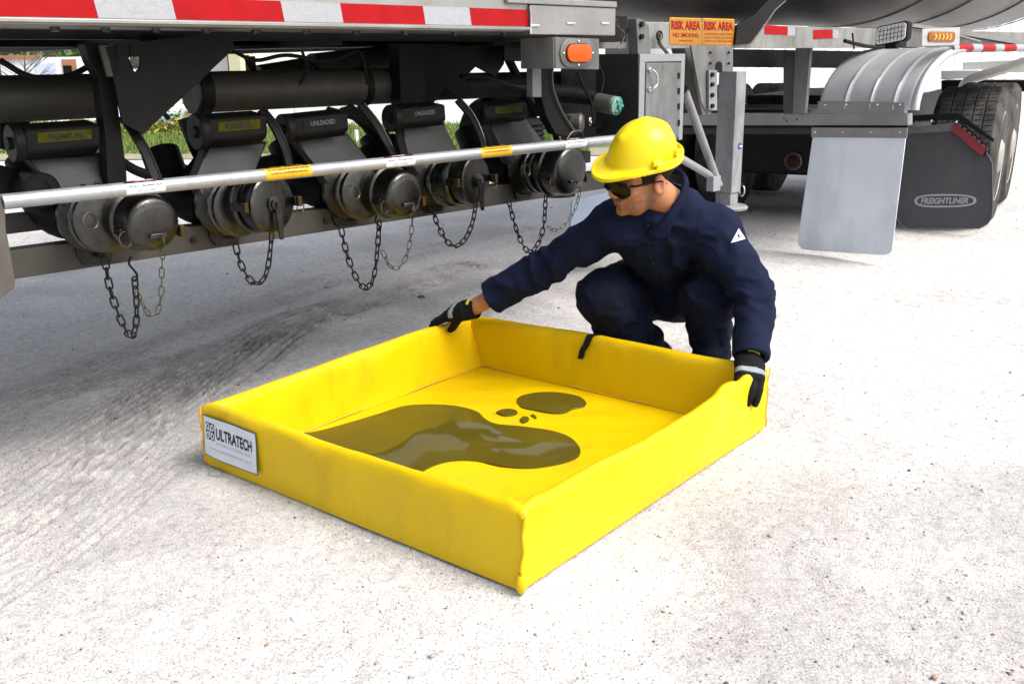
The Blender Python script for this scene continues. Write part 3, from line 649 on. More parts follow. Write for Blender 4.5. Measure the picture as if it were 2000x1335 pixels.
        p=C+axn*.01+np.array([.0,-.004,-.38*rC]); MB().box(p-[.022,.002,.006],p+[.022,.014,.006]).obj('cap_lug',CAPM,T_,bevel=.002)
        MB().torus(p+[.008,-.01,-.012],(1,-.4,.1),.012,.002,16,6).obj('pull_ring',CHNL,T_)
    else:
        axn=_n(np.array([.22,-1,.0])); s0=C-axn*.09
        MB().lathe(s0-axn*.04,axn,[(0,.066),(.05,.07),(.055,rC*1.05),(.07,rC*1.1),(.08,rC*1.05)],32).obj('coupling_neck',CAPM,T_)
        MB().lathe(s0+axn*.045,axn,[(0,rC*.96),(.02,rC*.97),(.035,rC*.97),(.04,rC),(.05,rC),(.053,rC*.95),(.055,rC*.90),(.054,rC*.5),(.056,.001)],40).obj('dust_cap',CAPM if xb<600 else CAPD,T_)
        cc=s0+axn*.10
        MB().lathe(cc,axn,[(0,.024),(.006,.024),(.007,.018),(.014,.018),(.015,.008),(.022,.008)],20).obj('cap_boss',CAPM,T_)
        MB().prism([cc+axn*.012+np.array(q) for q in((-.010,0,.0),(.010,0,.0),(.008,-.004,-.10),(-.004,-.004,-.10))],axn*.006).obj('cap_lever',CAPD,T_,bevel=.001)
        for du in(-1.05,1.05):
            p=s0+axn*.07+np.array([du*rC,0,.0]); MB().box(p-[.009,.028,.012],p+[.009,.028,.012]).obj('cam_arm',CAPD,T_,bevel=.002)
            MB().box(p+[-.006,-.042,-.014],p+[.006,-.028,.014]).obj('cam_arm',BRASS,T_,bevel=.001)
        MB().torus(s0+axn*.07+np.array([1.05*rC+.012,-.02,-.02]),(.4,-1,0),.016,.0016,18,6).obj('pull_ring',CHNL,T_)
    return T_
VD=[(190,425,'A',(302,438,54),[(42,244),(192,234),(212,304),(44,316)],'y','PREMIUM',[(240,228),(262,258),(286,300),(306,348)]),
    (450,400,'B',(530,398,50),[(400,224),(516,216),(526,282),(402,292)],'y','DIESEL',[(512,215),(536,246),(556,288),(566,322)]),
    (690,372,'A',(793,381,37),[(566,224),(672,213),(682,266),(572,280)],'w','UNLEADED',[(706,205),(734,240),(756,278),(768,302)]),
    (862,352,'B',(927,352,35),[(775,206),(862,198),(868,246),(780,256)],'w','UNLEADED',[(896,196),(922,228),(938,262),(946,290)]),
    (1040,330,'A',(1117,335,33),[(945,200),(1022,194),(1030,238),(950,246)],'y','DIESEL',[(1042,192),(1066,222),(1082,254),(1090,276)])]
valves=[valve(*a) for a in VD]
# short cross supports behind the valves and a black pipe end at the left
MB().lathe(V(84,372,2.62),(0,1,0),[(0,.040),(.005,.046),(.02,.046),(.2,.04),(.5,.04)],28).obj('open_pipe_end',BLK,TRL)
MB().prism([V(x,y,2.75) for x,y in[(-40,340),(0,322),(70,340),(140,352),(140,392),(60,400),(-40,400)]],(0,.02,0)).obj('lower_gusset',STEEL,TRL)
for pl_ in ([(290,345),(330,312),(395,330),(402,352),(400,400),(300,410)],[(500,310),(552,300),(612,308),(612,330),(560,345),(500,350)],[(690,300),(722,284),(770,290),(770,312),(690,325)],[(770,262),(800,262),(802,300),(772,305)],[(560,362),(640,352),(640,392),(575,402)],[(930,270),(958,262),(962,300),(930,305)]):
    MB().prism([V(x,y,2.85) for x,y in pl_],(0,.03,0)).obj('lower_gusset',STEEL,TRL)
MB().prism([V(x,y,2.80) for x,y in[(352,235),(402,220),(400,310),(388,320),(372,285)]],(0,.02,0)).obj('neck_plate',STEEL,TRL)
MB().prism([V(x,y,2.80) for x,y in[(668,212),(690,205),(742,238),(768,300),(744,292),(712,250)]],(0,.02,0)).obj('neck_plate',STEEL,TRL)
MB().prism([V(x,y,2.95) for x,y in[(0,200),(60,236),(40,300),(0,290)]],(0,.02,0)).obj('neck_plate',STEEL,TRL)
# round black brake drum and ribbed air spring behind the last valve
MB().torus(V(985,265,3.05),(0,1,0),.175,.028,40,10).obj('hose_reel_rim',BLK,TRL)
MB().lathe(V(985,265,3.05),(0,1,0),[(0,.16),(.02,.165),(.12,.16),(.18,.1)],36).obj('hose_reel_drum',STEEL,TRL)
c=np.array(V(1037,262,2.85)); MB().lathe(c-[0,0,.10],(0,0,1),[(0,.05)]+[(.012+.02*k+(.010 if j else 0),.062 if j else .050) for k in range(7) for j in(0,1)]+[(.165,.045)],28).obj('air_spring',RUB,TRL)
# sloping valve fitting, hose barrel and teal cap left of the cabinet
MB().tube([V(1075,183,2.75),V(1120,186,2.68),V(1165,192,2.60)],[.040,.034,.030],20).obj('vapour_hose',STEEL,TRL)
a,b_=np.array(V(1168,200,2.58)),np.array(V(1200,206,2.50))
MB().cyl(a,b_,.037,.037,24).obj('vapour_coupler',ALUD,TRL,bevel=.002)
dd=_n(b_-a); MB().lathe(b_,dd,[(0,.034),(.003,.037),(.015,.037),(.019,.03),(.021,.012),(.03,.012),(.031,.001)],24).obj('teal_cap',TEAL,TRL)
for k in range(3):
    a2=k*2.1; x,y,d=frame_of(dd); MB().ball(b_+dd*.02+x*.024*math.cos(a2)+y*.024*math.sin(a2),.008,8).obj('teal_cap',TEAL,TRL)
MB().lathe(V(1115,240,2.62),(.3,-.5,.0),[(-.05,.03),(0,.036),(.04,.038),(.05,.03),(.055,.001)],24).obj('drain_can',ALUD,TRL)
MB().torus(V(1153,237,2.56),(.6,-1,0),.016,.003,16,6).obj('pull_ring',CHROME,TRL)
vp([(1100,222),(1160,240),(1190,243),(1190,250),(1150,250),(1095,232)],2.60,.05,'lower_gusset',BLK)
MB().tube(spline([V(x,y,2.42) for x,y in[(1107,272),(1118,258),(1135,256),(1140,268)]]),.0022,6).obj('lanyard_loop',CHNL,TRL)
# amber marker light on its box
VA=2.27
ab=MB(); q0=V(1040,77,VA+.07)
p=[V(1085,73,VA),V(1170,76,VA),V(1170,136,VA),V(1085,134,VA)]
lb_=MB().prism(p,(0,.004,0)).obj('marker_light_bracket',ALUD,TRL,bevel=.001)
MB().prism([V(1088,76,VA+.005),V(1100,134,VA+.005),np.array(V(1088,134,VA+.005)),],(0,.10,0)).obj('marker_light_bracket',GREYP,TRL)
MB().prism([np.array(V(1085,73,VA))+[0,.004,0],np.array(V(1085,134,VA))+[0,.004,0],np.array(V(1085,134,VA))+[0,.16,0],np.array(V(1085,73,VA))+[0,.16,0]],(-.005,0,0)).obj('marker_light_side',GREYP,TRL,bevel=.001)
cc=np.array(V(1127,104,VA)); hw=(V(1162,104,VA)[0]-V(1092,104,VA)[0])/2
def oval(c,w_,h_,dv0,dv1,name,m,parent,shr=.0):
    a=rrect(w_,h_,h_*.499,8); b2=rrect(w_-shr*2,h_-shr*2,(h_-shr*2)*.499,8); k=len(a)
    vs=[(c[0]+x,c[1]+dv0,c[2]+z) for x,z in a]+[(c[0]+x,c[1]+dv1*.7+dv0*.3,c[2]+z) for x,z in a]+[(c[0]+x,c[1]+dv1,c[2]+z) for x,z in b2]
    fs=[(i*k+j,i*k+(j+1)%k,(i+1)*k+(j+1)%k,(i+1)*k+j) for i in range(2) for j in range(k)]+[tuple(2*k+j for j in range(k))]
    return meshobj(name,vs,fs,m,parent,angle=60)
ml=oval(cc,hw*1.92,.093,-.0005,-.006,'marker_light_rim',ALUD,TRL,.004)
oval(cc,hw*1.42,.062,-.006,-.0075,'lens_recess',BLK,ml,.001)
oval(cc,hw*1.34,.057,-.0075,-.017,'amber_lens',AMB,ml,.008)
for dx,dz in((-.8*hw,0),(.8*hw,0),(0,.039),(0,-.039)): MB().ball(cc+[dx,-.007,dz],.004,8).obj('screw',CHROME,ml)
# grey valve cabinet
VC=2.45
u0,u1=V(1247,140,VC)[0],V(1335,140,VC)[0]; zt=V(1247,106,VC)[2]; zbm=V(1330,268,VC)[2]-.01
ul=u0-.0; cab=MB().box((u0,VC,zbm),(u1,VC+.42,zt)).obj('valve_cabinet',GREYP,TRL,bevel=.003)
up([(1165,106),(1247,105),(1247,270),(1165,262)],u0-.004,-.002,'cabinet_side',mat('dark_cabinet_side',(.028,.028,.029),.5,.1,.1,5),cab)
fr=MB(); 
du0,du1=V(1259,140,VC)[0],V(1327,140,VC)[0]; dz1=V(1259,124,VC)[2]; 
fr.box((u0,VC-.006,dz1+.006),(u1,VC-.0005,zt)).box((u0,VC-.006,zbm),(du0-.004,VC-.0005,dz1+.006)).box((du1+.004,VC-.006,zbm),(u1,VC-.0005,dz1+.006)); fr.obj('cabinet_frame',mat('light_cabinet_frame',(.21,.225,.23),.45,.2,.06,5),cab,bevel=.001)
dr=MB().box((du0,VC-.010,zbm+.01),(du1,VC-.001,dz1)).obj('cabinet_door',GREYP,cab,bevel=.002)
hh=[np.array(V(x,y,VC-.012)) for x,y in((1268,136),(1275,148),(1275,164),(1268,174))]
hp=[hh[0],hh[0]+[.004,-.018,-.004],hh[1]+[0,-.022,0],hh[2]+[0,-.022,0],hh[3]+[.004,-.018,.004],hh[3]]
MB().tube(spline(hp,5),.0042,8).obj('door_handle',CHROME,cab)
for q in(hh[0],hh[3]): MB().cyl(q+[0,.004,0],q-[0,.006,0],.010,n=14).obj('door_handle',CHROME,cab)
for y in(148,178,208,240):
    q=np.array(V(1326,y,VC-.012)); MB().box(q-[.006,.002,.012],q+[.006,.006,.012]).obj('door_hinge',BLK,cab,bevel=.001)
# white frame rail, signs, brackets
VF=2.72
f0=V(1190,28,VF)[0]; f1=V(1800,90,VF)[0]; zt2=np.mean([V(1250,32,VF)[2],V(1590,62,VF)[2]]); zb2=np.mean([V(1250,88,VF)[2],V(1590,100,VF)[2]])
fr=MB().box((f0-.6,VF,zb2),(f1+2.,VF+.012,zt2)).box((f0-.6,VF+.012,zt2-.010),(f1+2.,VF+.10,zt2)).obj('frame_rail',WHITEP,TRL,bevel=.002)
def vq(tl,tr,br,bl,v,d=-.002): return quadmap(V(*tl,v),V(*tr,v),V(*br,v),V(*bl,v),(0,d,0))
for k,(xa,xb_) in enumerate(((1307,1370),(1371,1434))):
    fn=vq((xa,34+k*1.5),(xb_,36+k*1.5),(xb_,89),(xa,87+k*1.5),VF); s=sheet('warning_sign',fn,STKO,fr)
    up_=lambda fn,d:(lambda a,b:np.array(fn(a,b))+np.array([0,d,0]))
    sheet('sign_border',up_(fn,-.0004),STKY,s,1,1,.03,.97,.96,.99)
    put_text('sign_print','RISK AREA',up_(submap(fn,.05,.95,.55,.88),-.0008),STKR,s,.05)
    if k==0:
        put_text('sign_print','NO SMOKING',up_(submap(fn,.10,.90,.28,.44),-.0008),STKR,s,.02); put_text('sign_print','WITHIN 50 FEET',up_(submap(fn,.28,.72,.12,.19),-.0008),STKR,s)
    else:
        for j,t in enumerate(('AUTHORIZED PERSONNEL','NO OPEN FLAMES','SWITCH OFF ENGINE')): put_text('sign_print',t,up_(submap(fn,.06,.94,.38-j*.13,.45-j*.13),-.0008),STKR,s)
MB().box(V(1208,55,VF-.002),np.array(V(1233,65,VF-.002))+[0,.001,0]).obj('rail_slot',BLK,fr)
vp([(1243,37),(1256,38),(1268,52),(1271,106),(1246,106)],VF-.05,.05,'rail_bracket',GREYP)
for y in(48,72):
    q=np.array(V(1252,y,VF-.052)); MB().cyl(q,q-[0,.010,0],.012,n=6).obj('rail_bolt',BLK,TRL)
MB().tube(spline([V(x,y,VF-.03) for x,y in[(1290,66),(1288,84),(1300,100),(1312,118)]]),.011,10,flat=.5).obj('sheet_bracket',GREYP,TRL)
MB().torus(V(1288,70,VF-.03),(0,1,0),.018,.005,16,6).obj('sheet_bracket',STEEL,TRL)
# struts that rise from the rail to the barrel
vp([(1436,88),(1440,50),(1476,28),(1514,-12),(1552,-12),(1530,8),(1512,20),(1485,60),(1466,85)],VF-.016,.012,'barrel_saddle',mat('saddle_dull',(.010,.010,.0095),.5,.2,.1,6))
MB().tube([V(x,y,VF-.018) for x,y in[(1470,84),(1514,20),(1534,2)]],.0025,5).obj('saddle_lit_edge',ALU,TRL)  # pale strip standing in for light catching the saddle's right edge
for a,b_ in(((1493,51),(1538,69)),((1588,61),(1626,75))):
    s=sheet('reflective_tape',vq((a[0],a[1]-2),(b_[0],b_[1]-17),(b_[0],b_[1]),(a[0],a[1]+16),VF),RED,fr)
for a,b_ in(((1538,55),(1552,70)),((1626,60),(1637,75))):
    sheet('reflective_tape',vq((a[0],a[1]-2),(b_[0],b_[1]-16),(b_[0],b_[1]),(a[0],a[1]+15),VF),WHT,fr)
# landing leg
UL=U
VJ=2.66; j0=V(1432,300,VJ)[0]; j1=j0+.085; jt=V(1425,140,VJ)[2]; jb=V(1430,378,VJ)[2]
leg=MB().box((j0,VJ,jb),(j1,VJ+.105,jt)).obj('landing_leg',LEGP,TRL,bevel=.004)
lf=MB().box((j0+.008,VJ+.008,jb-.075),(j1-.008,VJ+.097,jb)).obj('leg_inner_tube',LEGP,TRL,bevel=.003)
MB().lathe((j0+.045,VJ+.05,jb-.085),(0,0,1),[(0,.10),(.012,.105),(.02,.095),(.024,.05)],28).obj('leg_foot',LEGP,TRL)
q=np.array([j1+.012,VJ+.03,jb+.03]); 
MB().cyl(q-[.02,0,0],q+[.035,0,0],.012,n=12).obj('lock_pin',STEEL,TRL); MB().torus(q+[.045,0,-.03],(.9,-.5,0),.028,.004,20,6).obj('lock_ring',CHROME,TRL)
q=np.array([j1-.03,VJ-.0015,V(1442,286,VJ)[2]]); 
k=20; MB().prism([q+[.017*math.cos(2*math.pi*i/k),0,.017*math.sin(2*math.pi*i/k)] for i in range(k)],(0,.001,0)).obj('round_sticker',BLUE,leg)
MB().box(q+[-.005,-.0012,-.004],q+[.017,-.0004,.004]).obj('round_sticker',PAPER,leg)
# plate and brackets at the head of the leg
vp([(1350,89),(1432,92),(1432,140),(1403,140),(1385,140),(1385,218),(1392,218),(1384,226),(1370,200)],VJ-.005,.010,'leg_head_plate',GREYP)
for x,y in((1387,103),(1423,103),(1387,124),(1423,124)):
    q=np.array(V(x,y,VJ-.008)); MB().cyl(q,q-[0,.006,0],.006,n=6).obj('plate_bolt',BLK,TRL)
k=10;c_=V(1405,130,VJ-.010); MB().prism([V(1399,142,VJ-.010),V(1411,142,VJ-.010)]+[V(1405+6*math.cos(a),128-8*math.sin(a),VJ-.010) for a in np.linspace(0,math.pi,6)],(0,.002,0)).obj('leg_head_slot',BLK,TRL)
vp([(1385,137),(1401,137),(1401,216),(1385,216)],VJ-.02,.012,'leg_clamp',LEGP)
for y in(146,165,186,207):
    q=np.array(V(1390,y,VJ-.021)); MB().cyl(q,q-[0,.010,0],.011,n=6).obj('clamp_bolt',BLK,TRL)
MB().prism([V(x,y,VJ+.06) for x,y in[(1337,92),(1350,92),(1384,226),(1372,226)]],(0,.08,0)).obj('head_brace',mat('warm_dull_brace',(.09,.083,.073),.5,.2),TRL,bevel=.003)
pipe('leg_brace',V(1338,180,VJ-.03),V(1404,362,VJ-.03),.019,LEGP); pipe('leg_brace',V(1300,292,VJ-.02),V(1396,348,VJ-.02),.018,LEGP)
MB().box(np.array(V(1394,345,VJ-.05)),np.array(V(1407,372,VJ-.05))+[0,.04,0]).obj('brace_lug',LEGP,TRL,bevel=.002)
MB().cyl(V(1337,172,VJ-.05),V(1337,180,VJ+.02),.014,n=12).obj('brace_lug',STEEL,TRL)
# crossbar that carries fender and flap
UF=5.2
def ub(x0,x1,y0,y1,name,m,th=.05,u=UF,**k):
    a=U(x0,y0,u);b2=U(x1,y0,u);c2=U(x1,y1,u);d2=U(x0,y1,u); return MB().prism([a,b2,c2,d2],(th,0,0)).obj(name,m,TRL,bevel=.002,**k)
ub(1330,1773,222,245,'fender_crossbar',ALU,.06)
ub(1330,1772,245,250,'fender_crossbar',BLK,.05)
ub(1536,1766,212,222,'crossbar_angle',ALU,.04)
ub(1330,1590,247,262,'crossbar_lower',RAILM,.04,UF+.05)
for x,y in((1531,231),(1536,236),(1557,233)): q=np.array(U(x,y,UF-.001)); MB().cyl(q,q-[.002,0,0],.005,n=8).obj('crossbar_hole',BLK,TRL)
up([(1530,98),(1552,100),(1550,222),(1530,222)],UF-.03,.04,'crossbar_hanger',mat('hanger_side',(.06,.06,.058),.5,.3,.1,6))
up([(1555,60),(1585,62),(1572,222),(1548,222)],UF-.045,.03,'crossbar_hanger',GREYP)
for x,y in((1560,68),(1574,68),(1566,90)): q=np.array(U(x,y,UF-.046)); MB().cyl(q,q-[.005,0,0],.006,n=8).obj('plate_bolt',BLK,TRL)
# white flap with its clamp plate
fl=[U(x,y,UF-.005) for x,y in((1587,268),(1769,268),(1742,490),(1737,495),(1728,498),(1700,497),(1585,489),(1566,486),(1559,478),(1558,468))]
MB().prism(fl,(.008,0,0)).obj('white_mudflap',FLAPW,TRL,bevel=.002)
cpz=up([(1585,249),(1772,250),(1771,270),(1584,268)],UF-.012,.006,'flap_clamp_plate',ALU)
for x in(1592,1645,1700,1757): q=np.array(U(x,258,UF-.013)); MB().ball(q,.008,8,(.7,1,1)).obj('clamp_screw',CHROME,TRL)
# quarter fender: an arc of ribbed aluminium
vo=U(1785,213,UF)[1]; vi=U(1597,213,UF)[1]; zf0=U(1690,213,UF)[2]; FR=.40; ztop=V(1862,92,vo)[2]; 
FH=ztop-zf0; FR=.62
def fpt(t,v,dr=0.):        # t 0..1 from the lower rear edge up and forward
    a=t*math.pi/2*1.0; r=1+dr
    return np.array([UF+FR*(1-math.cos(a)*r), v, zf0+FH*math.sin(a)*r])
ribs=[.30,.56,.80]
nv=64;ntt=26; vs=[];fs=[]
for i in range(ntt+1):
    t=i/ntt
    for j in range(nv+1):
        s_=j/nv; v_=vi+(vo-vi)*s_; dr=0
        for rr in ribs: dr+=.016*math.exp(-((s_-rr)/.014)**2)
        if s_>.94: dr-= .06*((s_-.94)/.06)**2
        if s_<.03: dr-= .03*((.03-s_)/.03)**2
        vs.append(fpt(t,v_,dr))
m1=nv+1
for i in range(ntt):
    for j in range(nv): fs.append((i*m1+j,i*m1+j+1,(i+1)*m1+j+1,(i+1)*m1+j))
fend=meshobj('quarter_fender',vs,fs,mat('fender_aluminium',(.42,.435,.455),.5,.55,.10,5,.1,60,rvar=.06),TRL,angle=60)
sol=fend.modifiers.new('thickness','SOLIDIFY'); sol.thickness=.004
rimp=[fpt(t,vo+.0,-.02) for t in np.linspace(0,1,22)]; rimp+= [rimp[-1]+np.array([.4*k,0,-.0]) for k in(.5,1,2,3)]
rimo=MB().tube(rimp,.023,14).obj('fender_edge_roll',mat('fender_edge',(.48,.49,.50),.35,.6,.04,5),fend)
up([(1597,198),(1766,200),(1766,214),(1597,214)],UF-.006,.004,'fender_clamp_plate',ALU)
for x in(1611,1652,1713,1757): q=np.array(U(x,205,UF-.008)); MB().ball(q,.007,8,(.7,1,1)).obj('clamp_screw',CHROME,TRL)
# flat top of the fender going forward, with its striped edge tape
e0=rimp[21]
MB().prism([(e0[0],vo,ztop-.004),(e0[0]+1.9,vo,ztop-.004),(e0[0]+1.9,vi,ztop-.004),(e0[0],vi,ztop-.004)],(0,0,.006)).obj('fender_top',ALU,fend)
us=[V(x,97,vo-.02)[0] for x in(1863,1873,1901,1919,1945,1960,1984,2000)]; d_=us[2]-us[1]
cur=us[1]; k=0; lst=[(us[0],us[1],WHT)]
while cur<us[1]+1.1:
    L=(us[2]-us[1]) if k%2==0 else (us[3]-us[2]); lst.append((cur,cur+L,RED if k%2==0 else WHT)); cur+=L;k+=1
for a,b2,mm in lst:
    sheet('fender_tape',lambda s_,t_:(a+(b2-a)*s_,e0[1]-.0235*math.cos(rad(-70+150*t_)),e0[2]+.0235*math.sin(rad(-70+150*t_))),mm,fend,1,8,angle=180)
# work lamp
UW=5.0; cl=np.array(U(1741,66,UW)); hwv=abs(U(1713,66,UW)[1]-U(1769,66,UW)[1])/2; hz=abs(U(1741,49,UW)[2]-U(1741,83,UW)[2])/2
pts=rrect(hwv*2,hz*2,.018,5); tilt=lambda y,z,du=0:np.array([cl[0]+du,cl[1]-y,cl[2]+z+y*.16])
MB().prism([tilt(y*1.10,z*1.16) for y,z in pts],(.05,0,0)).obj('work_lamp_body',BLK,TRL,bevel=.003)
wl=MB().prism([tilt(y,z,-.008) for y,z in pts],(.007,0,0)).obj('work_lamp_lens',LED,TRL)
for i in range(-3,4): c_=i*hwv/4; MB().prism([tilt(c_-.0012,-hz*.9,-.0095),tilt(c_+.0012,-hz*.9,-.0095),tilt(c_+.0012,hz*.9,-.0095),tilt(c_-.0012,hz*.9,-.0095)],(.001,0,0)).obj('lens_grid',BLK,wl)
for j in(-1,0,1): c_=j*hz/2; MB().prism([tilt(-hwv*.92,c_-.0012,-.0105),tilt(hwv*.92,c_-.0012,-.0105),tilt(hwv*.92,c_+.0012,-.0105),tilt(-hwv*.92,c_+.0012,-.0105)],(.0008,0,0)).obj('lens_grid',BLK,wl)
MB().box(cl+[.0,-.03,-.075],cl+[.04,.03,-.045]).obj('work_lamp_foot',BLK,TRL,bevel=.002)
MB().tube(spline([V(x,y,2.5) for x,y in[(1650,80),(1672,86),(1705,92),(1745,90)]]),.010,8).obj('lamp_cable',BLK,TRL)
MB().tube([V(1665,65,2.5),V(1668,97,2.5)],.005,6).obj('lamp_cable',BLK,TRL)
# led arrow marker
VB=2.24; br=vp([(1802,57),(1875,53),(1874,88),(1801,90)],VB,.003,'led_marker_plate',mat('pale_led_plate',(.38,.39,.40),.4,.3),bevel=.001)
cc=np.array(V(1838,72,VB)); ow=V(1864,72,VB)[0]-V(1812,72,VB)[0]
oo=oval(cc,ow,.052,-.001,-.010,'led_lens',AMBD,br,.006) if False else oval(cc,ow,.052,-.001,-.010,'led_lens',AMBD,br,.006)
for i in range(5):
    x0=cc[0]-ow*.30+i*ow*.14; MB().prism([(x0,cc[1]-.0105,cc[2]+.015),(x0+.012,cc[1]-.0105,cc[2]+.015),(x0+.03,cc[1]-.0105,cc[2]),(x0+.012,cc[1]-.0105,cc[2]-.015),(x0,cc[1]-.0105,cc[2]-.015),(x0+.018,cc[1]-.0105,cc[2])],(0,.001,0)).obj('led_arrow',mat('bright_led_arrow',(.9,.42,.04),.3),br)
for x in(1806,1870): q=np.array(V(x,72,VB)); MB().ball(q,.005,6).obj('screw',CHROME,br)
MB().tube([V(1872,70,2.35),V(1914,82,2.35)],.008,8).obj('marker_stay',ALU,TRL)
MB().prism([V(1780,52,2.6),V(2010,90,2.6),V(2010,80,2.6),V(1785,46,2.6)],(0,.05,0)).obj('deck_edge',ALU,TRL)
vp([(1775,56),(2010,92),(2010,100),(1770,92)],2.62,.03,'deck_side',ALUD)
# dark frame members filling the space in front of the leg
for x0,y0,x1,y1 in((1434,96,1800,128),):
    vp([(x0,y0),(x1,y0+6),(x1,y1+6),(x0,y1+3)],3.1,.15,'inner_beam',BLK)
# hoses and cables under the deck
for pts,v_,r_ in (([(0,118),(60,150),(130,150),(190,120)],2.70,.008),([(240,95),(262,150),(300,200),(330,232)],2.64,.007),([(455,100),(500,118),(560,108),(640,118),(700,98)],2.66,.006),([(480,110),(500,150),(520,200),(505,250)],2.9,.010),
   ([(590,100),(600,135),(585,165)],2.72,.005),([(705,100),(712,130),(718,165)],2.72,.005),([(640,215),(700,232),(745,262),(765,290)],2.74,.012),([(835,215),(860,240),(868,300)],2.74,.011),([(900,150),(940,150),(1000,168),(1040,172)],2.70,.009),
   ([(215,300),(260,330),(300,345)],2.70,.014),([(395,300),(360,345),(330,370)],2.76,.014),([(1128,140),(1140,170),(1155,200),(1158,228)],2.5,.005),([(1165,120),(1178,150),(1174,180)],2.48,.005)):
    MB().tube(spline([V(x,y,v_) for x,y in pts],7),r_,8).obj('hose',STEEL,TRL)
for x in range(60,1150,95):
    q=np.array(V(x,95+.0*x,V0+.30)); MB().cyl((q[0],V0+.12,1.222),(q[0],V0+.12,1.212),.011,n=6).obj('deck_bolt',CAPM,TRL)
for x in(380,640,900):
    q=V(x,500,2.66); MB().cyl((q[0],2.66,zb+.035),(q[0],2.652,zb+.035),.010,n=6).obj('rail_bolt',CAPD,TRL)
# ------------------------------------------------------------------ loose chains
def link_mesh(L,wd,r):
    P=[];h=L/2-wd/2
    for i in range(8): a=math.pi*i/7; P.append((h+wd/2*math.sin(a),wd/2*math.cos(a),0))
    for i in range(8): a=math.pi*i/7; P.append((-h-wd/2*math.sin(a),-wd/2*math.cos(a),0))
    b=MB().tube(P,r,5,closed=True); me=bpy.data.meshes.new('chain_link'); me.from_pydata(b.v,[],b.f); me.materials.append(CHN); me.polygons.foreach_set('use_smooth',[True]*len(me.polygons)); return me
HEAVY=link_mesh(.0335,.0155,.0026); LIGHT=link_mesh(.030,.0125,.0017).copy(); LIGHT.materials[0]=CHNL
def chain(pts,v,label,heavy=True,hook=None):
    P=spline([np.array(V(x,y,v)) for x,y in pts],10); P=np.array(P); seg=np.linalg.norm(np.diff(P,axis=0),axis=1); s=np.append(0,np.cumsum(seg))
    pitch=.0262 if heavy else .0255; n=max(2,int(round(s[-1]/pitch))); base=tuple(P[0])
    t=thing('hanging_chain',label,'chain',base,group='chains hanging under the discharge valves')
    for k in range(n):
        a=np.array([np.interp((k)*s[-1]/n,s,P[:,i]) for i in range(3)]); b_=np.array([np.interp((k+1)*s[-1]/n,s,P[:,i]) for i in range(3)])
        d=_n(b_-a); y=_n(np.array([0,1,0])-d*d[1]); z=np.cross(d,y)
        ang=(.35 if k%2 else .35+math.pi/2)+random.uniform(-.35,.35)
        y2=y*math.cos(ang)+z*math.sin(ang); z2=np.cross(d,y2)
        o=link(bpy.data.objects.new('chain_link',HEAVY if heavy else LIGHT)); o.parent=t
        M=Matrix.Identity(4); c=(a+b_)/2-P[0]
        for i in range(3): M[i][0]=d[i];M[i][1]=y2[i];M[i][2]=z2[i];M[i][3]=c[i]
        o.matrix_local=M
    if hook:
        q=[np.array(V(x,y,v)) for x,y in hook]; MB().tube(spline(q,6),.0032,7).obj('s_hook',CHN,t)
    return t
VCH=2.54
chain([(205,505),(214,560),(232,615),(250,652),(257,659),(265,640),(267,600),(263,542)],VCH,'heavy dark chain loop with an s hook below the leftmost capped valve',hook=[(256,500),(252,515),(262,528),(268,538),(264,548),(257,545)])
chain([(318,487),(316,530),(315,575),(308,610),(296,619),(283,602),(272,580),(266,570)],VCH-.02,'thin brassy chain hanging from the dome cap of the leftmost valve',False)
chain([(460,478),(470,515),(487,545),(502,556),(518,540),(526,505),(531,455)],VCH,'dark chain loop under the flat round cap of the second valve')
chain([(666,445),(676,490),(692,535),(712,563),(728,548),(736,500),(741,432)],VCH,'dark chain loop with an s hook below the third valve',hook=[(736,420),(733,432),(741,442),(740,452)])
chain([(806,412),(803,460),(792,505),(777,524),(760,518),(747,490)],VCH-.02,'thin light chain hanging from the dome cap of the third valve',False)
chain([(842,395),(852,432),(872,470),(890,481),(910,465),(924,430),(931,385)],VCH,'dark chain loop below the fourth valve')
chain([(993,390),(1003,430),(1015,465),(1032,492),(1050,478),(1062,440),(1066,380)],VCH,'dark chain loop below the fifth valve left of the worker',hook=[(1064,362),(1062,372),(1070,380),(1068,388)])
chain([(1137,345),(1130,385),(1118,420),(1100,442),(1082,450),(1070,443)],VCH-.02,'thin chain hanging from the dome cap beside the worker shoulder',False)
chain([(1203,40),(1207,50),(1218,68),(1216,80),(1208,95)],V0+.05,'short bright chain dangling at the end of the taped rail',False)
# ================================================================== TRACTOR under the trailer nose
AT=rad(31.0); ut=np.array([math.sin(AT),math.cos(AT),0]); nt_=np.array([-math.cos(AT),math.sin(AT),0]); TO=PZ(1939,460)
TRC=thing('tractor_truck','dark tractor unit with wide tyres and a black lettered mudflap coupled under the tank trailer','truck',tuple(TO),'w')
TRC.rotation_euler=(0,0,math.pi/2-AT); BASE[TRC.name]=(np.zeros(3),'x')
def U(x,y,u): d=ray(x,y); P=CO+d*((u-(CO-TO)@ut)/(d@ut))-TO; return (u,P@nt_,P[2])
def tp(pts,u,th,name,m,parent=TRC,**k): return MB().prism([U(x,y,u) for x,y in pts],(th,0,0)).obj(name,m,parent,**k)
UB=0.0
fl=[(1766,262),(1870,250),(1928,300),(1938,318),(1939,400),(1937,425),(1928,438),(1912,446),(1775,446),(1760,440),(1750,424),(1748,400),(1752,330)]
flap=tp(fl,UB,.010,'mudflap',FLAPB,bevel=.002)
fe=[U(x,y,UB-.002) for x,y in fl]; MB().tube(fe,.004,6,closed=True).obj('mudflap_edge',mat('flap_edge_sheen',(.09,.095,.10),.4),flap)
fn=quadmap(U(1786,379,UB-.0015),U(1907,379,UB-.0015),U(1907,404,UB-.0015),U(1786,406,UB-.0015)); 
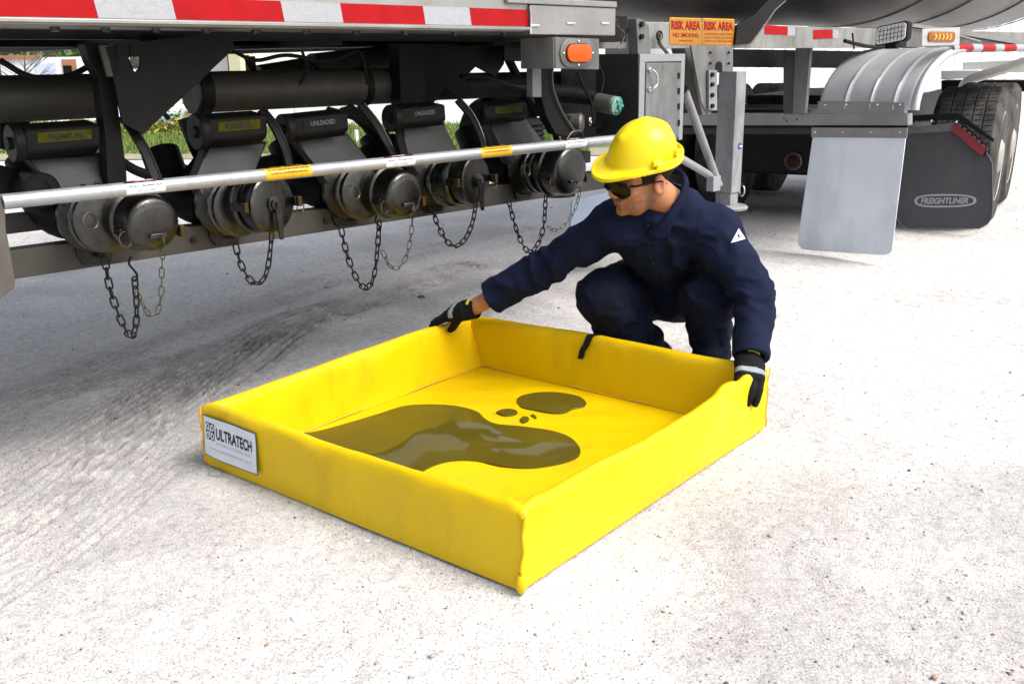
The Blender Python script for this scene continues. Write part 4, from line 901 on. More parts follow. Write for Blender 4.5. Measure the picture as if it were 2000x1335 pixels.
fn_=lambda a,b,p=0:np.array(fn(a,b))+np.array([-p,0,0])
k=44; vs=[];lim=lambda c:math.copysign(abs(c)**.72,c)
for r in(1.,.80): 
    for j in range(k):
        a=2*math.pi*j/k; rx=.5 if r==1 else .455; ry=.5 if r==1 else .37; vs.append(fn_(.5+rx*lim(math.cos(a)),.5+ry*lim(math.sin(a)),.0008))
EMB=mat('pale_emblem_grey',(.25,.27,.29),.4)
meshobj('emblem_ring',vs,[(j,(j+1)%k,k+(j+1)%k,k+j) for j in range(k)],EMB,flap,smooth=False)
v_,f_=text2d('FREIGHTLINER',.035); meshobj('emblem_lettering',[fn_(.115+.77*(a+.03*(b-.5)),.27+.46*b,.0012) for a,b in v_],f_,EMB,flap,smooth=False)
# bracket above the flap with its tilted reflector arm
tp([(1766,250),(1862,240),(1872,246),(1930,290),(1926,300),(1862,256),(1766,262)],UB-.02,.02,'mudflap_bracket',mat('worn_bracket',(.11,.11,.115),.5,.4,.2,12))
tp([(1770,226),(1870,221),(1880,226),(1942,272),(1940,278),(1868,232),(1770,240)],UB-.03,.02,'mudflap_bracket',BLK)
arm=tp([(1866,238),(1876,236),(1928,284),(1926,305),(1916,306),(1858,252)],UB-.035,.012,'reflector_arm',BLK,bevel=.001)
tp([(1866,240),(1927,291),(1918,306),(1857,254)],UB-.040,.004,'red_reflector',mat('weathered_red_reflector',(.14,.004,.010),.4,0,.2,20),arm)
for i in range(6):
    t=(i+.5)/6; x,y=1871+56*t,238+48*t; tp([(x-3,y-1.5),(x+3,y+3),(x+1.5,y+6),(x-4,y+1.5)],UB-.041,.004,'arm_slot',ALUD,arm)
for i in range(8): x=1776+11*i; tp([(x,236),(x+6,236),(x+6,239),(x,239)],UB-.032,.002,'bracket_slot',ALUD)
for x,y in((1819,236),(1868,238)): MB().ball(U(x,y,UB-.034),.010,8).obj('bracket_bolt',CHROME,TRC)
# wheels
def wheel(u,v,rr,wd,name='rear_wheel'):
    c=np.array([u,v,rr]); ho=link(bpy.data.objects.new(name,None)); ho.parent=TRC; ho.location=Vector(c)-Vector(BASE[TRC.name][0]); BASE[ho.name]=(c,'t')
    for off in(0,):
        o=c+[0,off,0]; prof_=[(0,.29),(.0,.33),(-.012,.38),(-.010,.42),(.012,rr-.012),(.03,rr)]
        nrib=5
        for k in range(nrib):
            a=.03+(wd-.06)*k/nrib; b2=.03+(wd-.06)*(k+1)/nrib
            prof_+=[(a+.004,rr),(b2-.006,rr)]+([(b2-.004,rr-.012),(b2+.002,rr-.012)] if k<nrib-1 else [])
        prof_+=[(wd-.03,rr),(wd-.012,rr-.012),(wd+.01,.42),(wd+.012,.38),(wd,.33),(wd,.29)]
        MB().lathe(o,(0,1,0),prof_,72).obj('tyre',RUB,ho,angle=30)
        sp=MB()
        for j in range(72):
            a=2*math.pi*j/72
            for k in range(nrib):
                x0=.03+(wd-.06)*(k+.15)/nrib;x1=.03+(wd-.06)*(k+.8)/nrib
                d=np.array([math.cos(a),0,math.sin(a)]); t=np.array([-math.sin(a),0,math.cos(a)])
                p0=o+d*(rr+.0006)+[0,x0,0]+t*.002*(k%2); p1=o+d*(rr+.0006)+[0,x1,0]+t*.006
                sp.prism([p0-t*.0022,p1-t*.0022,p1+t*.0022,p0+t*.0022],d*.0012)
        sp=sp.obj('tread_sipes',BLK,ho,smooth=False); sp['kind']='stuff'
    MB().lathe(c,(0,1,0),[(.005,.295),(.0,.30),(-.004,.293),(.02,.275),(.10,.262),(.115,.20),(.112,.15),(.06,.13),(.0,.115),(-.02,.08),(-.022,.001)],48).obj('rim',RIM,ho)
    for j in range(10):
        a=2*math.pi*j/10; q=c+[.165*math.cos(a),.10,.165*math.sin(a)]; MB().cyl(q,q-[0,.045,0],.014,n=6).obj('wheel_nut',RIM,ho)
    return ho
VW=.055; RW=.46
u1=.52; u2=u1+1.06
wheel(u1,VW,RW,.40); wheel(u2,VW,RW,.40)
MB().box((-.35,.75,.55),(4.5,.83,.82)).box((-.35,1.62,.55),(4.5,1.70,.82)).obj('chassis_rail',BLK,TRC,bevel=.004)
MB().box((-.42,.70,.40),(-.34,1.75,.80)).obj('rear_crossmember',BLK,TRC,bevel=.004)
MB().box((.1,.75,.32),(2.6,1.7,.55)).obj('axle_housing',STEEL,TRC)
MB().box((-.1,.8,.82),(1.6,1.65,.88)).obj('fifth_wheel',STEEL,TRC,bevel=.01)
for u in(u1,u2):
    MB().cyl((u,VW+.6,.46),(u,2.3,.46),.09,n=16).obj('axle',BLK,TRC)
    for off in(1.78,2.12):
        MB().lathe((u,VW+off,.46),(0,1,0),[(0,.3),(.0,.42),(.02,.46),(.23,.46),(.25,.42),(.25,.3)],40).obj('far_tyre',RUB,TRC)
q=np.array(U(1550,315,-.43)); MB().lathe(q,(-1,0,0),[(0,.058),(.012,.058),(.018,.050),(.012,.045)],28).obj('lamp_bezel',mat('dim_bezel',(.05,.05,.05),.5,.3),TRC)
MB().lathe(q-[.010,0,0],(-1,0,0),[(0,.043),(.01,.041),(.018,.025),(.02,.001)],24).obj('tail_lamp',mat('dark_red_lens',(.03,.002,.003),.3),TRC)
for x,y,s in((1478,214,.17),(1524,216,.16)):
    MB().ball(U(x,y,1.2),s,16,(1,1,.55)).obj('spring_hanger',BLK,TRC)
MB().tube(spline([U(x,y,2.4) for x,y in[(1876,186),(1884,166),(1900,154),(1950,138),(2030,112)]],6),.042,16).obj('air_duct',mat('pale_exhaust',(.55,.54,.50),.4,.4,.1,10),TRC)
WC=mat('white_cab_paint',(.7,.7,.7),.4)
MB().prism([U(x,y,3.2) for x,y in((1838,138),(1915,136),(1915,152),(1838,156))],(.6,0,0)).obj('cab_side_fairing',WC,TRC,bevel=.01)
MB().prism([U(x,y,3.3) for x,y in((1880,122),(2060,112),(2060,142),(1880,142))],(.6,0,0)).obj('cab_side_fairing',WC,TRC,bevel=.01)
MB().prism([U(x,y,2.6) for x,y in((1838,157),(2060,157),(2060,180),(1838,178))],(.3,0,0)).obj('cab_step',BLK,TRC,bevel=.01)
# pale toolbox flap showing between the last valve and the sleeve
MB().prism([V(x,y,3.3) for x,y in[(1118,392),(1188,374),(1240,366),(1240,462),(1113,462)]],(0,.01,0)).obj('inner_mudflap',mat('pale_blue_flap',(.24,.30,.40),.5),TRL,bevel=.002)
MB().lathe(V(1088,382,3.2),(0,0,1),[(0,.09),(.008,.09),(.012,.05),(.1,.05)],24).obj('far_leg_foot',STEEL,TRL)
# ================================================================== BACKGROUND
def far(x,y,dist):   # point at a camera depth
    return W(x,y,dist)
def bxw(b,x0,x1,yb,D,h,dep,z0=None):    # upright block whose foot is at pixel row yb
    p=PZ(x0,yb) if D is None else W(x0,yb,D)
# lawn strip
P=[PZ(-300,296),PZ(1300,289),PZ(1300,248),PZ(-300,262)]
def groundband(name,pix,z,m,kind='structure'):
    p=[PZ(x,y,z) for x,y in pix]; o=meshobj(name,p,[(0,1,2,3)],m,None,smooth=False); o['kind']=kind; return o
GR=mat('dry_edge_grass_soil',(.24,.22,.14),.9,0,.2,1.5); GR2=mat('lawn_soil',(.08,.12,.025),.9,0,.3,.8)
groundband('lawn',[(-500,305),(1300,290),(1300,232),(-500,250)],.006,GR2)
groundband('dry_verge',[(-500,318),(1300,302),(1300,288),(-500,300)],.010,GR)
def grass():
    n=26000; vs=np.zeros((n*3,3)); f=np.arange(n*3).reshape(n,3)
    x=RNG.uniform(-100,1150,n); y=RNG.uniform(238,303,n)
    for i in range(n):
        p=PZ(x[i],y[i]); h=RNG.uniform(.04,.13); w_=.012; a=RNG.rand()*6.28
        vs[3*i]=p+[w_*math.cos(a),w_*math.sin(a),0]; vs[3*i+1]=p-[w_*math.cos(a),w_*math.sin(a),0]; vs[3*i+2]=p+[RNG.uniform(-.05,.05),RNG.uniform(-.05,.05),h]
    ms=[mat('grass_bright',(.085,.15,.018),.8),mat('grass_yellowish',(.17,.18,.04),.8),mat('grass_dull',(.08,.15,.02),.8)]
    mi=RNG.choice(3,n,p=[.5,.25,.25]); o=meshobj('grass',vs,f,None,None,smooth=False,mats=ms,midx=mi); o['kind']='stuff'
grass()
def gbase(x,y): return PZ(x,y)
def facing_box(name,label,cat,x0,x1,yb,yt,dep,m,mk=None,group=None):
    a=PZ(x0,yb); D=(a-CO)@_F; r=ray(x1,yb); b_=CO+r*((a[1]-CO[1])/r[1]); b_[2]=0
    rt=ray(x0,yt); zt_=(CO+rt*((a[1]-CO[1])/rt[1]))[2]
    t=thing(name,label,cat,(a[0],a[1],0),'w',group=group)
    return t,a[0],b_[0],a[1],zt_
# white clapboard building beyond the lawn
t,x0,x1,y0,zt_=facing_box('white_building','long white building beyond the lawn seen between the trailer pipes','building',395,1180,250,-120,6,None)
MB().box((x0,y0,0),(x1,y0+8,zt_)).obj('wall',mat('white_siding',(.80,.81,.82),.7),t)
npn=int((x1-x0)/.9)
pn=None
for i in range(npn):
    u=x0+.9*i
    if pn is None: pn=MB().box((x0,y0-.03,0),(x0+.86,y0-.001,zt_)).obj('siding_panel',mat('white_siding_b',(.78,.79,.80),.7),t); pn.location=(0,0,0)
    else: o=link(pn.copy()); o.location=(u-x0,0,0)
MB().box((x0,y0-.06,2.2),(x1,y0-.032,2.28)).obj('orange_trim',mat('orange_trim',(.30,.13,.07),.6),t)
# corrugated white shed to the right
t,x0,x1,y0,zt_=facing_box('metal_shed','white ribbed metal shed seen to the right of the landing leg','shed',1325,2600,214,-160,6,None)
MB().box((x0,y0,0),(x1,y0+8,zt_)).obj('wall',mat('white_metal_wall',(.78,.80,.81),.6),t)
nr=int((x1-x0)/.30); pn=None
for i in range(nr):
    if pn is None: pn=MB().prism([(x0,y0-.001,0),(x0+.03,y0-.05,0),(x0+.08,y0-.05,0),(x0+.11,y0-.001,0)],(0,0,zt_)).obj('wall_rib',mat('white_metal_wall',(.7,.7,.7)),t); pn.location=(0,0,0)
    else: o=link(pn.copy()); o.location=(.30*i,0,0)
# brown pole and pale yellow wall beside it
t,x0,x1,y0,zt_=facing_box('utility_pole','brown timber pole in front of the white building','pole',457,473,252,-200,.3,None)
MB().cyl(((x0+x1)/2,y0,0),((x0+x1)/2,y0,zt_),(x1-x0)/2,n=14).obj('shaft',mat('brown_timber',(.16,.07,.045),.8,0,.2,6),t)
t,x0,x1,y0,zt_=facing_box('cream_annex','cream coloured annex wall just right of the brown pole','building',474,495,252.5,-120,3,None)
MB().box((x0,y0-.5,0),(x1,y0+2,zt_)).obj('wall',mat('cream_wall',(.50,.47,.33),.7),t)
# pale blue frame stand
t,x0,x1,y0,zt_=facing_box('blue_window_frame','pale blue square frame standing on the lawn left of the second valve','frame stand',322,354,258,220,.3,None)
fw=(x1-x0); zz=zt_
b=MB(); b.box((x0,y0,.12),(x0+.18*fw,y0+.3,zz)).box((x1-.18*fw,y0,.12),(x1,y0+.3,zz)).box((x0+.18*fw,y0,zz-.16*fw),(x1-.18*fw,y0+.3,zz)).box((x0+.18*fw,y0,.12),(x1-.18*fw,y0+.3,.12+.2*fw)).obj('frame',mat('pale_blue_paint',(.30,.52,.68),.6),t,bevel=.01)
MB().box((x0+.18*fw,y0+.2,.12),(x1-.18*fw,y0+.28,zz-.05)).obj('back_panel',mat('pinkish_board',(.50,.33,.28),.7),t)
MB().box((x0-.3*fw,y0+.3,0),(x0,y0+.5,zz*.95)).box((x1,y0+.3,0),(x1+.1,y0+.4,zz)).obj('post',mat('grey_timber',(.25,.19,.16),.8),t)
for px_,yb,lab in((361,262,'thin white post on the lawn beside the blue frame'),(697,282,'short white post on the lawn seen between the third and fourth valves'),(562,262,'thin white post on the lawn between the second and third valves')):
    t,x0,x1,y0,zt_=facing_box('white_post',lab,'post',px_-1.5,px_+1.5,yb,yb-28,.1,None,group='white posts on the lawn')
    MB().cyl(((x0+x1)/2,y0,0),((x0+x1)/2,y0,zt_),.03,n=8).obj('shaft',mat('white_post_paint',(.75,.75,.75),.6),t)
# small white hut with an orange framed door at far left
t,x0,x1,y0,zt_=facing_box('white_hut','low white hut with an orange edged open door at the far left','hut',18,168,238,113,3,None)
MB().box((x0,y0,0),(x1,y0+3,zt_)).obj('wall',mat('white_siding',(.8,.81,.82),.7),t)
L=x1-x0
MB().box((x0+L*.80,y0-.03,0),(x0+L*.98,y0-.001,zt_-.05)).obj('door',mat('orange_wood',(.33,.15,.08),.7,0,.2,3),t)
MB().box((x0+L*.815,y0-.05,zt_-.42),(x0+L*.92,y0-.031,zt_-.18)).obj('door_opening',BLK,t)
MB().box((x0+L*.45,y0-.03,.2),(x0+L*.72,y0-.001,zt_-.12)).obj('blue_panel',mat('lavender_panel',(.55,.60,.78),.7),t)
MB().box((x0,y0-.08,zt_-.03),(x0+L*.55,y0-.001,zt_+.05)).obj('trim',mat('orange_wood',(.62,.24,.10)),t)
# trees
def tree(px_,yb,ytop,rad_,label,leafm,n,bare=False,sd=1):
    r=np.random.RandomState(sd); b0=PZ(px_,yb); rt=ray(px_,ytop); zt_=(CO+rt*((b0[1])/rt[1]))[2]
    t=thing('tree' if not bare else 'bare_sapling',label,'tree',(b0[0],b0[1],0),'w')
    tb=MB(); bark=mat('grey_bark',(.09,.075,.06),.9,0,.3,5); hgt=zt_; tips=[]
    tb.tube([b0,b0+[.05,0,hgt*.3],b0+[-.05,.05,hgt*.6],b0+[.02,0,hgt*.85]],[.06*hgt*.35+.01,.045*hgt*.35,.03*hgt*.35,.008],8)
    for k in range(16 if bare else 12):
        h=r.uniform(.25,.8)*hgt; a=r.rand()*6.28; L_=rad_*r.uniform(.5,1.0); p0=b0+[0,0,h]; p1=p0+[L_*.5*math.cos(a),L_*.5*math.sin(a),L_*.35]; p2=p0+[L_*math.cos(a),L_*math.sin(a),L_*.5*r.uniform(.6,1.6)]
        tb.tube([p0,p1,p2],[.012*hgt*.5,.008*hgt*.5,.003],5); tips+=[p1,p2]
        if bare:
            for q in range(3):
                a2=a+r.uniform(-1,1); tb.tube([p1,p1+[.4*L_*math.cos(a2),.4*L_*math.sin(a2),.3*L_]],[.006,.002],4)
    tb.obj('trunk',bark,t)
    if n:
        vs=np.zeros((n*4,3)); 
        for i in range(n):
            c=tips[r.randint(len(tips))]+r.normal(0,rad_*.26,3); a=r.normal(0,1,3);a/=np.linalg.norm(a); b_=np.cross(a,r.normal(0,1,3)); b_/=np.linalg.norm(b_)
            s=r.uniform(.05,.13); vs[4*i]=c-a*s;vs[4*i+1]=c-b_*s*.5;vs[4*i+2]=c+a*s;vs[4*i+3]=c+b_*s*.5
        mi=r.choice(2,n); meshobj('crown',vs,np.arange(4*n).reshape(n,4),None,t,smooth=False,mats=leafm,midx=mi)
LF=[mat('leaf_mid_green',(.07,.13,.03),.7),mat('leaf_dark_green',(.03,.07,.015),.7)]
LF2=[mat('leaf_pale_green',(.16,.22,.10),.7),mat('leaf_mid_green',(.07,.13,.03))]
tree(30,215,40,2.6,'broad pale green tree behind the low white hut at far left',LF2,5200,sd=3)
tree(110,212,60,2.3,'dark green tree right of the pale one beyond the hut',LF,4600,sd=5)
tree(64,242,100,1.1,'small bare dark sapling in front of the white hut',LF,0,True,sd=8)
def bush(px_,yb,s,label,ms,n=500,sd=1):
    r=np.random.RandomState(sd); b0=PZ(px_,yb); vs=np.zeros((n*4,3))
    for i in range(n):
        c=b0+[r.normal(0,s),r.normal(0,s*.5),abs(r.normal(0,s*.55))]; a=r.normal(0,1,3);a/=np.linalg.norm(a); b_=np.cross(a,r.normal(0,1,3)); b_/=np.linalg.norm(b_)
        q=r.uniform(.02,.06); vs[4*i]=c-a*q;vs[4*i+1]=c-b_*q*.5;vs[4*i+2]=c+a*q;vs[4*i+3]=c+b_*q*.5
    o=meshobj('bush',vs,np.arange(4*n).reshape(n,4),None,None,smooth=False,mats=ms,midx=r.choice(2,n),base=(b0[0],b0[1],0)); tag(o,label,'bush')
YB=[mat('yellow_blossom',(.32,.27,.03),.7),mat('grass_yellowish',(.17,.18,.04))]
bush(310,263,.35,'low yellow flowering bush left of the pale blue frame',YB,sd=2); bush(350,262,.25,'small yellow flowering clump under the pale blue frame',YB,sd=4)
# ================================================================== PERSON (signed distance fields -> meshes)
def cap(P,a,b,ra,rb):
    a=np.asarray(a,float);b=np.asarray(b,float);ba=b-a;h=np.clip(((P-a)@ba)/(ba@ba+1e-12),0,1)
    return np.linalg.norm(P-a-h[:,None]*ba,axis=1)-(ra+(rb-ra)*h)
def ell(P,c,r,M=None):
    q=P-np.asarray(c,float); r=np.asarray(r,float)
    if M is not None:q=q@M
    k0=np.linalg.norm(q/r,axis=1);k1=np.linalg.norm(q/(r*r),axis=1); return k0*(k0-1)/(k1+1e-9)
def rbox(P,c,h,r,M=None):
    q=P-np.asarray(c,float)
    if M is not None:q=q@M
    q=np.abs(q)-(np.asarray(h,float)-r); return np.linalg.norm(np.maximum(q,0),axis=1)+np.minimum(q.max(1),0)-r
def smin(a,b,k): 
    h=np.clip(.5+.5*(b-a)/k,0,1); return b*(1-h)+a*h-k*h*(1-h)
def chainsd(P,pts,rs,k=.0):
    d=None
    for i in range(len(pts)-1):
        e=cap(P,pts[i],pts[i+1],rs[i],rs[i+1]); d=e if d is None else (np.minimum(d,e) if not k else smin(d,e,k))
    return d
def snets(fn,lo,hi,h,margin=None):
    lo=np.array(lo,float);hi=np.array(hi,float); n=np.ceil((hi-lo)/h).astype(int)+1
    c=4; nc=(n//c)+2; g=np.stack(np.meshgrid(*[lo[i]+np.arange(nc[i])*h*c for i in range(3)],indexing='ij'),-1).reshape(-1,3)
    D=fn(g).reshape(nc); ii=[np.minimum((np.arange(n[i])+c//2)//c,nc[i]-1) for i in range(3)]
    F=D[np.ix_(*ii)].astype(np.float32); near=np.argwhere(np.abs(F)<h*c*2.2+ (margin or 0)); 
    F[tuple(near.T)]=np.concatenate([fn(lo+near[s:s+400000]*h) for s in range(0,len(near),400000)])
    neg=F<0; S=np.zeros(n-1,int)
    for dx in(0,1):
        for dy in(0,1):
            for dz in(0,1): S+=neg[dx:n[0]-1+dx,dy:n[1]-1+dy,dz:n[2]-1+dz]
    cells=np.argwhere((S>0)&(S<8)); idx=-np.ones(n-1,int); idx[tuple(cells.T)]=np.arange(len(cells))
    acc=np.zeros((len(cells),3));cnt=np.zeros(len(cells))
    off=[(a,b,c_) for a in(0,1) for b in(0,1) for c_ in(0,1)]
    for ax in range(3):
        for o in off:
            if o[ax]: continue
            o2=list(o);o2[ax]=1; A=F[tuple((cells+o).T)];B=F[tuple((cells+o2).T)]; m=(A<0)!=(B<0)
            t=np.where(m,A/(A-B+1e-12),0); p=np.array(o,float)+0*cells; p[:,ax]=t; acc[m]+=p[m];cnt[m]+=1
    v=lo+(cells+acc/cnt[:,None])*h; faces=[]
    for ax in range(3):
        o1=[0,0,0];o1[ax]=1; a1,a2=[(1,2),(2,0),(0,1)][ax]
        sl=[slice(1,n[i]-1) for i in range(3)]; sl[ax]=slice(0,n[ax]-1); s2=list(sl); s2[ax]=slice(1,n[ax])
        m=neg[tuple(sl)]!=neg[tuple(s2)]; e=np.argwhere(m); 
        for i in range(3):
            if i!=ax: e[:,i]+=1
        if len(e)==0: continue
        s=neg[tuple(e.T)]
        d1=np.zeros(3,int);d1[a1]=1;d2=np.zeros(3,int);d2[a2]=1
        q=np.stack([idx[tuple((e-d1-d2).T)],idx[tuple((e-d2).T)],idx[tuple(e.T)],idx[tuple((e-d1).T)]],-1)
        q[~s]=q[~s][:,::-1]; faces.append(q)
    return v,np.vstack(faces)
def vn3(P,sc,seed):
    r=np.random.RandomState(seed).rand(64,64,64); X=P*sc+seed*5.17; I=np.floor(X).astype(int); F=X-I; F=F*F*(3-2*F); o=0
    for a in(0,1):
        for b in(0,1):
            for c in(0,1):
                w_=(F[:,0] if a else 1-F[:,0])*(F[:,1] if b else 1-F[:,1])*(F[:,2] if c else 1-F[:,2]); o=o+w_*r[(I[:,0]+a)%64,(I[:,1]+b)%64,(I[:,2]+c)%64]
    return o
def fold_noise(P,ax,sc,seed,st=3.):      # creases that run across an axis, irregular and ridged
    ax=_n(ax); x,y,_=frame_of(ax); Q=np.stack([P@x/st,P@y/st,P@ax],1)*sc/6.28
    w1=vn3(P,9,seed+50)-.5; Q=Q+np.stack([w1*0,w1*0,w1*1.6],1)
    n1=1-np.abs(2*vn3(Q,1.,seed)-1)*1.6; n2=1-np.abs(2*vn3(Q,2.3,seed+9)-1)*1.6
    return (n1*1.0+n2*.45-.75)*1.0
person=None
def J(x,y,d): return W(x,y,d)
# joints
Rf=PZ(885,622,HW); Lf=PZ(1465,735,HW)
neck=J(1308,398,3.16); shR=J(1195,440,3.22); shL=J(1392,452,3.18)
elR=J(1078,514,3.34); wrR=J(918,604,3.47)
elL=J(1474,578,3.10); wrL=J(1464,704,2.99)
chest=J(1292,462,3.30); waist=J(1318,545,3.56); pelv=J(1315,566,3.72)
hipR=J(1262,560,3.66); hipL=J(1372,562,3.66)
knR=J(1180,585,3.34); knL=J(1384,578,3.24)
anR=J(1282,720,3.60); anL=J(1392,742,3.42)
pb=(float(pelv[0]),float(pelv[1]),0.)
person=thing('person','squatting worker in yellow hard hat, sunglasses and navy clothes gripping the pan walls','person',pb,'w')
# head frame
fh=_n(np.array([-.89,-.38,-.22])); sd_=_n(np.cross(np.array([.05,0,1.]),fh)); uh=np.cross(fh,sd_); rl=rad(13); sd_,uh=sd_*math.cos(rl)-uh*math.sin(rl),uh*math.cos(rl)+sd_*math.sin(rl); HM=np.stack([fh,sd_,uh],1)   # columns fwd, left, up
Hc=J(1255,341,3.03); HS=1.03
def hp(*p): return Hc+HM@(np.array(p)*HS)
def headsd(P):
    q=((P-Hc)@HM)/HS; d=ell(q,(-.012,0,.045),(.098,.076,.088))
    d=smin(d,ell(q,(.030,0,-.032),(.062,.053,.085)),.028)
    d=smin(d,ell(q,(.038,0,-.082),(.046,.043,.028)),.025)
    d=smin(d,cap(q,(-.01,.048,-.045),(.045,.030,-.092),.016,.014),.025); d=smin(d,cap(q,(-.01,-.048,-.045),(.045,-.030,-.092),.016,.014),.025)
    d=smin(d,ell(q,(.082,0,-.100),(.015,.020,.014)),.014)
    for s in(1,-1):
        d=smin(d,ell(q,(.062,s*.042,-.020),(.020,.018,.016)),.02)
        d=smin(d,cap(q,(.078,s*.012,.020),(.066,s*.048,.022),.012,.009),.014)
        d=np.maximum(d,-(ell(q,(.094,s*.031,.002),(.016,.017,.012)))+0) if False else smin(d,d,.001)
        d=smin(d,ell(q,(.105,s*.0115,-.036),(.011,.0075,.008)),.006)
        e=ell(q,(-.012,s*.079,-.012),(.021,.010,.034)); e=np.maximum(e,-ell(q,(-.008,s*.089,-.008),(.012,.007,.021)))
        d=smin(d,e,.006)
    d=smin(d,cap(q,(.086,0,.008),(.113,0,-.030),.0085,.0105),.010)
    d=smin(d,cap(q,(.094,-.019,-.060),(.094,.019,-.060),.0065,.0065),.008)
    d=smin(d,cap(q,(.099,-.008,-.0585),(.099,.008,-.0585),.005,.005),.005)
    d=smin(d,cap(q,(.091,-.016,-.0735),(.091,.016,-.0735),.0072,.0072),.007)
    d=np.maximum(d,-ell(q,(.104,0,-.0665),(.012,.026,.0016)))
    return d*HS
NB=neck; 
def bodysd(P):
    d=headsd(P); d=smin(d,cap(P,hp(-.03,0,-.06),NB,.054,.055),.03)
    t=chainsd(P,[NB-[0,0,.03],chest,waist,pelv],[.045,.09,.09,.10]); t=smin(t,cap(P,shR-[0,0,.02],shL-[0,0,.02],.040,.040),.04); d=smin(d,t,.04)
    for pts,rs in(([shR,elR,wrR],[.05,.038,.030]),([shL,elL,wrL],[.05,.038,.030]),([hipR,knR,anR],[.075,.05,.036]),([hipL,knL,anL],[.075,.05,.036])):
        d=smin(d,chainsd(P,pts,rs),.02)
    return d
allp=np.array([neck,shR,shL,elR,wrR,elL,wrL,pelv,hipR,hipL,knR,knL,anR,anL,Hc])
lo=allp.min(0)-.22; hi=allp.max(0)+.22
v,f=snets(bodysd,lo,hi,.0042)
SK=bpy.data.materials.new('warm_skin'); SK.use_nodes=True; t_=SK.node_tree; b_=t_.nodes['Principled BSDF']; b_.inputs['Roughness'].default_value=.5
b_.inputs['Subsurface Weight'].default_value=.08; b_.inputs['Subsurface Radius'].default_value=(.01,.004,.002)
at=t_.nodes.new('ShaderNodeAttribute'); at.attribute_name='tone'; 
nz=t_.nodes.new('ShaderNodeTexNoise'); nz.inputs['Scale'].default_value=90; mx=t_.nodes.new('ShaderNodeMixRGB'); mx.blend_type='MULTIPLY'; mx.inputs[0].default_value=.35
t_.links.new(at.outputs['Color'],mx.inputs[1]); t_.links.new(nz.outputs[0],mx.inputs[2]); t_.links.new(mx.outputs[0],b_.inputs['Base Color'])
bo=meshobj('body',v,f,SK,person,angle=180)
q=((v-Hc)@HM)/HS; col=np.tile([.47,.20,.095,1.],(len(v),1))
def blend(w_,c): 
    w_=np.clip(w_,0,1)[:,None]; col[:,:3]=col[:,:3]*(1-w_)+np.array(c)*w_
inh=(np.linalg.norm(q,axis=1)<.2)
jaw=np.clip((-.040-q[:,2])/.02,0,1)*np.clip((q[:,0]+.03)/.03,0,1)*inh*(.25+.55*vn3(q,160.,77)); blend(jaw*.95,(.085,.04,.02))
blend(np.clip((-.010-q[:,2])/.03,0,1)*np.clip(1-np.abs(q[:,0]-.012)/.022,0,1)*inh*.55,(.07,.035,.02))
blend(np.exp(-(((q[:,0]-.1)/.02)**2+(q[:,1]/.022)**2+((q[:,2]+.0665)/.011)**2))*inh,(.42,.12,.09))
blend(np.exp(-(((q[:,2]+.0665)/.0022)**2+((q[:,0]-.1)/.02)**2+(q[:,1]/.022)**2))*inh,(.16,.04,.03))
for s in(1,-1): blend(.9*np.exp(-(((q[:,2]-.026)/.006)**2+((q[:,1]-s*.034)/.02)**2+((q[:,0]-.08)/.025)**2))*inh,(.05,.025,.012))
blend(.5*np.exp(-((np.abs(q[:,1])-.085)/.012)**2-((q[:,2]+.01)/.03)**2-((q[:,0]+.01)/.03)**2),(.60,.20,.12))
a=bo.data.color_attributes.new('tone','FLOAT_COLOR','POINT'); a.data.foreach_set('color',col.ravel())
